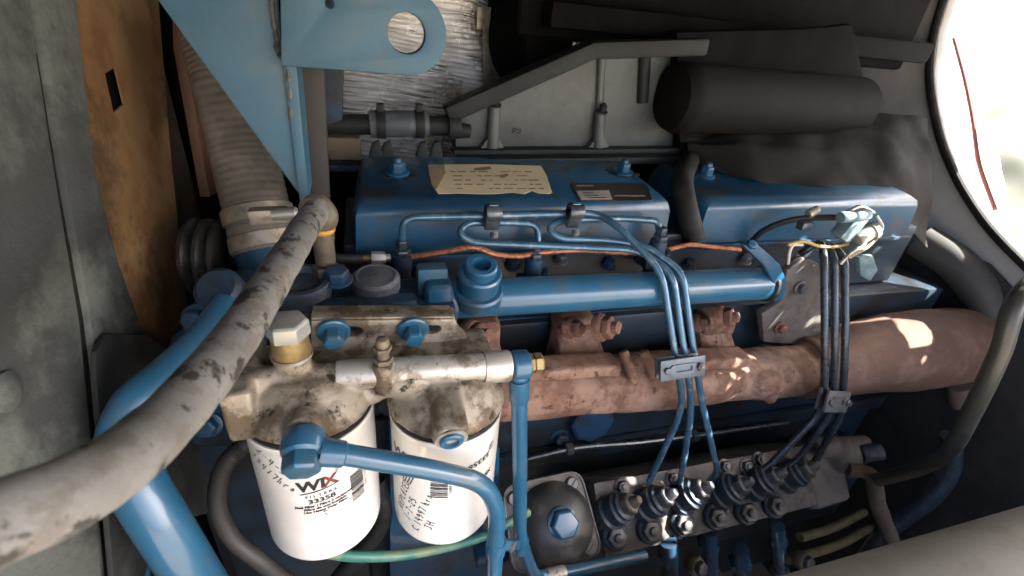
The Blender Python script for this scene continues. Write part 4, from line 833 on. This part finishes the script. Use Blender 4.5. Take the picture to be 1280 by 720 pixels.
o = thing('bent_pipe', 'dusty olive bent pipe with a bright highlight at lower right', 'pipe', P(1190,560,.32))
MB().tube(smooth_path(L((1400,300,.32),(1320,335,.29),(1272,375,.265),(1250,440,.25),(1212,520,.245),(1185,565,.25),(1150,585,.27),(1095,600,.30)),8), .0095, 22).done('pipe', m_olive, o)
o = MB().tube(smooth_path(L((1190,545,.34),(1186,590,.325),(1160,625,.32),(1110,662,.33),(1080,700,.34)),8), .015, 18).done('dark_pipe', m_pumpb); tag(o, 'blue black pipe below the olive bent pipe', 'pipe')
o = MB().tube(smooth_path(L((1150,300,.56),(1195,330,.50),(1228,370,.45),(1240,420,.42),(1235,520,.40)),8), .030, 22).done('black_hose', mat('dusty_black_hose', (.045,.044,.042), .6, c2=(.025,.024,.023), amt=.6, s1=20)); tag(o, 'thick black hose curving down below the sunlit opening', 'hose')
for i, (x, lb) in enumerate(((1208,'brown hanging hose nearest the bent pipe'),(1240,'brown hanging hose in the right corner'))):
    o = MB().tube(smooth_path(L((x-10,480,.40),(x,560,.37),(x+2,640,.34),(x-4,700,.33)),6), .018, 16).done('hanging_hose', mat('brown_black_hose', (.20,.14,.11), .7, c2=(.10,.075,.06), amt=.6, s1=20) if i == 0 else bpy.data.materials['brown_black_hose']); tag(o, lb, 'hose', 'brown hoses hanging at right')
o = MB().tube([PT(700,925,.43), PT(1080,812,.45), PT(1290,746,.47), PT(1500,680,.49)], .071, 40).wobble(.001,20).done('frame_tube', m_rail); tag(o, 'blurred pale dusty tube across the bottom right corner', 'tube')

# white sheet outside the opening
o = MB().prism([PX(*q, .992) for q in ((1180,300),(1240,330),(1420,520),(1420,1000),(900,1000),(900,480),(1000,330))], (-.01,0,0), .002).done('lower_dark_sheet', mat('darkening_sheet', (.035,.035,.036), .6, c2=(.015,.014,.013), amt=.8, s1=9)); tag(o, 'dark sheet added over the lower side wall behind the hanging hoses at right', 'panel')  # dark sheet added over the grey wall to darken its lower part
o = thing('white_sheet', 'crumpled white sheet blazing in the sun outside the opening', 'sheet', (1.3,.7,-.3))
n_ = V((-.45,-.35,.82)).normalized(); x_ = V((.6,-.8,0)).normalized(); y_ = n_.cross(x_); c_ = V((1.36,.66,-.06))
def sheet(u, v):
    a_, b_ = (u-.5)*2.2, (v-.5)*1.6; p = c_+x_*a_+y_*b_
    return p + n_*(.035*NZ.noise(V((a_*5,b_*3,1)))+.012*NZ.noise(V((a_*14,b_*8,3))))
m = MB(); m.grid(sheet, 90, 70); bmesh.ops.delete(m.bm, geom=[f for f in m.bm.faces if f.calc_center_median().x < 1.08], context='FACES'); m.done('sheet', m_cloth, o, ang=80)
o = thing('quilted_pad', 'pale grey green pad lying on the lower part of the white sheet', 'pad', PL(1260,220,c_,n_))
def pad(u, v):
    a_ = V((1224+90*u, 118+40*u)); b_ = V((1262+60*u, 300-20*u)); q = a_.lerp(b_, v)
    p = PL(q.x, q.y, c_+n_*.05, n_); return p + n_*(.012*NZ.noise(p*14)+.02*math.sin(v*3.1))
MB().grid(pad, 30, 30).done('pad', m_pad, o, ang=80)
MB().tube(smooth_path([PL(*q, c_+n_*.05, n_) for q in ((1192,48),(1206,100),(1216,150),(1224,205),(1244,262))],6), .0035, 10).done('lens_fringe_tube', m_red, o)  # tube imitating the pink colour fringe of the lens

# ================================================================== unseen lid added to shade the bay, holes cut to make sun spots
LZ = .14
spots = [ # pixel, half sizes (px)
 (1003,330,7,5),(994,322,5,6),(1011,316,6,4),(978,345,6,7),(968,366,5,9),(966,402,6,7),
 (948,428,7,3),(936,432,6,4),(938,446,7,4.5),(922,454,7,4.5),(932,461,7,4.5),(917,469,7,4.5),(926,477,6,4.5),(911,486,6,4.5),(918,494,6,4),
 (932,508,5,7),(914,529,4,6),(921,540,6,3),(918,550,5,4),(880,522,5,8),(884,545,4,8),(856,575,6,10),
 (846,618,6,7),(872,603,6,9),(866,622,7,6),(855,640,6,5),(838,651,5,9),(843,672,5,6),(832,668,4,7),(852,655,7,6),(835,684,6,6),(842,693,7,4),(848,630,4,5),(828,690,4,6),
 (1050,270,8,6),(1064,268,9,6),(1080,270,7,5),(1072,290,12,7),(1090,298,9,8),(1068,302,7,4),(1054,306,5,4),(1085,318,9,4),(1100,308,5,6),(1008,300,6,3),(1030,312,9,3)]
patch = [(1092,372),(1110,362),(1128,366),(1160,385),(1185,412),(1197,432),(1168,430),(1138,436),(1124,412),(1108,396)]
dg = bpy.context.evaluated_depsgraph_get(); dg.update()
def to_lid(px, py):
    ok, loc, *_ = sc.ray_cast(dg, V((0,0,0))+ray(px,py)*.02, ray(px,py).normalized())
    if not ok: return None
    k = (LZ-loc.z)/SUN.z; return loc+SUN*k
holes = []
random.seed(5)
def sun_to_lid(p): return p+SUN*((LZ-p.z)/SUN.z)
vx = cam_to_world(V((1,0,0))); vy = cam_to_world(V((0,1,0))); vz = cam_to_world(V((0,0,1)))
for px, py, a_, b_ in spots:
    ok, loc, *_ = sc.ray_cast(dg, ray(px,py)*.02, ray(px,py).normalized())
    if not ok: continue
    s_ = loc.dot(vz)/F
    k_ = 1.1 if 425 < py < 500 else 1.35; a_ *= k_; b_ *= k_; q = [sun_to_lid(loc+(vx*math.cos(k*math.pi/4+.3)*a_+vy*math.sin(k*math.pi/4+.3)*b_)*s_*random.uniform(.8,1.15)) for k in range(8)]
    holes.append([(p.x,p.y) for p in q])
op = bpy.data.objects['outlet_pipe']
def on_pipe(q):
    inv = op.matrix_world.inverted(); ok, l, *_ = op.ray_cast(inv@V((0,0,0)), ray(*q).normalized())
    return op.matrix_world@l if ok else P(*q,.41)
pp = [sun_to_lid(on_pipe(q)) for q in patch]
allh = holes+[[(q.x,q.y) for q in pp]]
def inside(x, y, h):
    c = False
    for (x1, y1), (x2, y2) in zip(h, h[1:]+h[:1]):
        if (y1 > y) != (y2 > y) and x < (x2-x1)*(y-y1)/(y2-y1)+x1: c = not c
    return c
allh = [(h, min(p[0] for p in h), max(p[0] for p in h), min(p[1] for p in h), max(p[1] for p in h)) for h in allh]
gx0 = min(h[1] for h in allh)-.02; gx1 = min(1.285, max(h[2] for h in allh)+.02); gy0 = min(h[3] for h in allh)-.02; gy1 = max(h[4] for h in allh)+.02
o = thing('sun_mask_lid', 'unseen grey lid added overhead with holes shaping the sun spots', 'sun mask', (.6,.6,LZ))
m = MB(); m.holed([(-.25,-.34),(1.30,-.34),(1.30,1.27),(-.25,1.27)], [[(gx0,gy0),(gx1,gy0),(gx1,gy1),(gx0,gy1)]], (0,0,LZ), V((1,0,0)), V((0,1,0)), V((0,0,1)), .002); m.done('lid_sheet', m_lid, o)
CS = .0013; nx_ = int((gx1-gx0)/CS)+1; ny_ = int((gy1-gy0)/CS)+1; vs_ = {}; fs_ = []; co_ = []
def vid(i, j):
    if (i, j) not in vs_: vs_[(i, j)] = len(co_); co_.append((gx0+(gx1-gx0)*i/nx_, gy0+(gy1-gy0)*j/ny_, LZ+.001))
    return vs_[(i, j)]
for i in range(nx_):
    for j in range(ny_):
        x, y = gx0+(gx1-gx0)*(i+.5)/nx_, gy0+(gy1-gy0)*(j+.5)/ny_
        if not any(h[1] <= x <= h[2] and h[3] <= y <= h[4] and inside(x, y, h[0]) for h in allh): fs_.append((vid(i,j), vid(i+1,j), vid(i+1,j+1), vid(i,j+1)))
me = bpy.data.meshes.new('sun_spot_mask'); me.from_pydata(co_, [], fs_); me.materials.append(m_lid)
vi = bpy.data.objects.new('sun_spot_mask', me); COL.objects.link(vi); attach(vi, o)
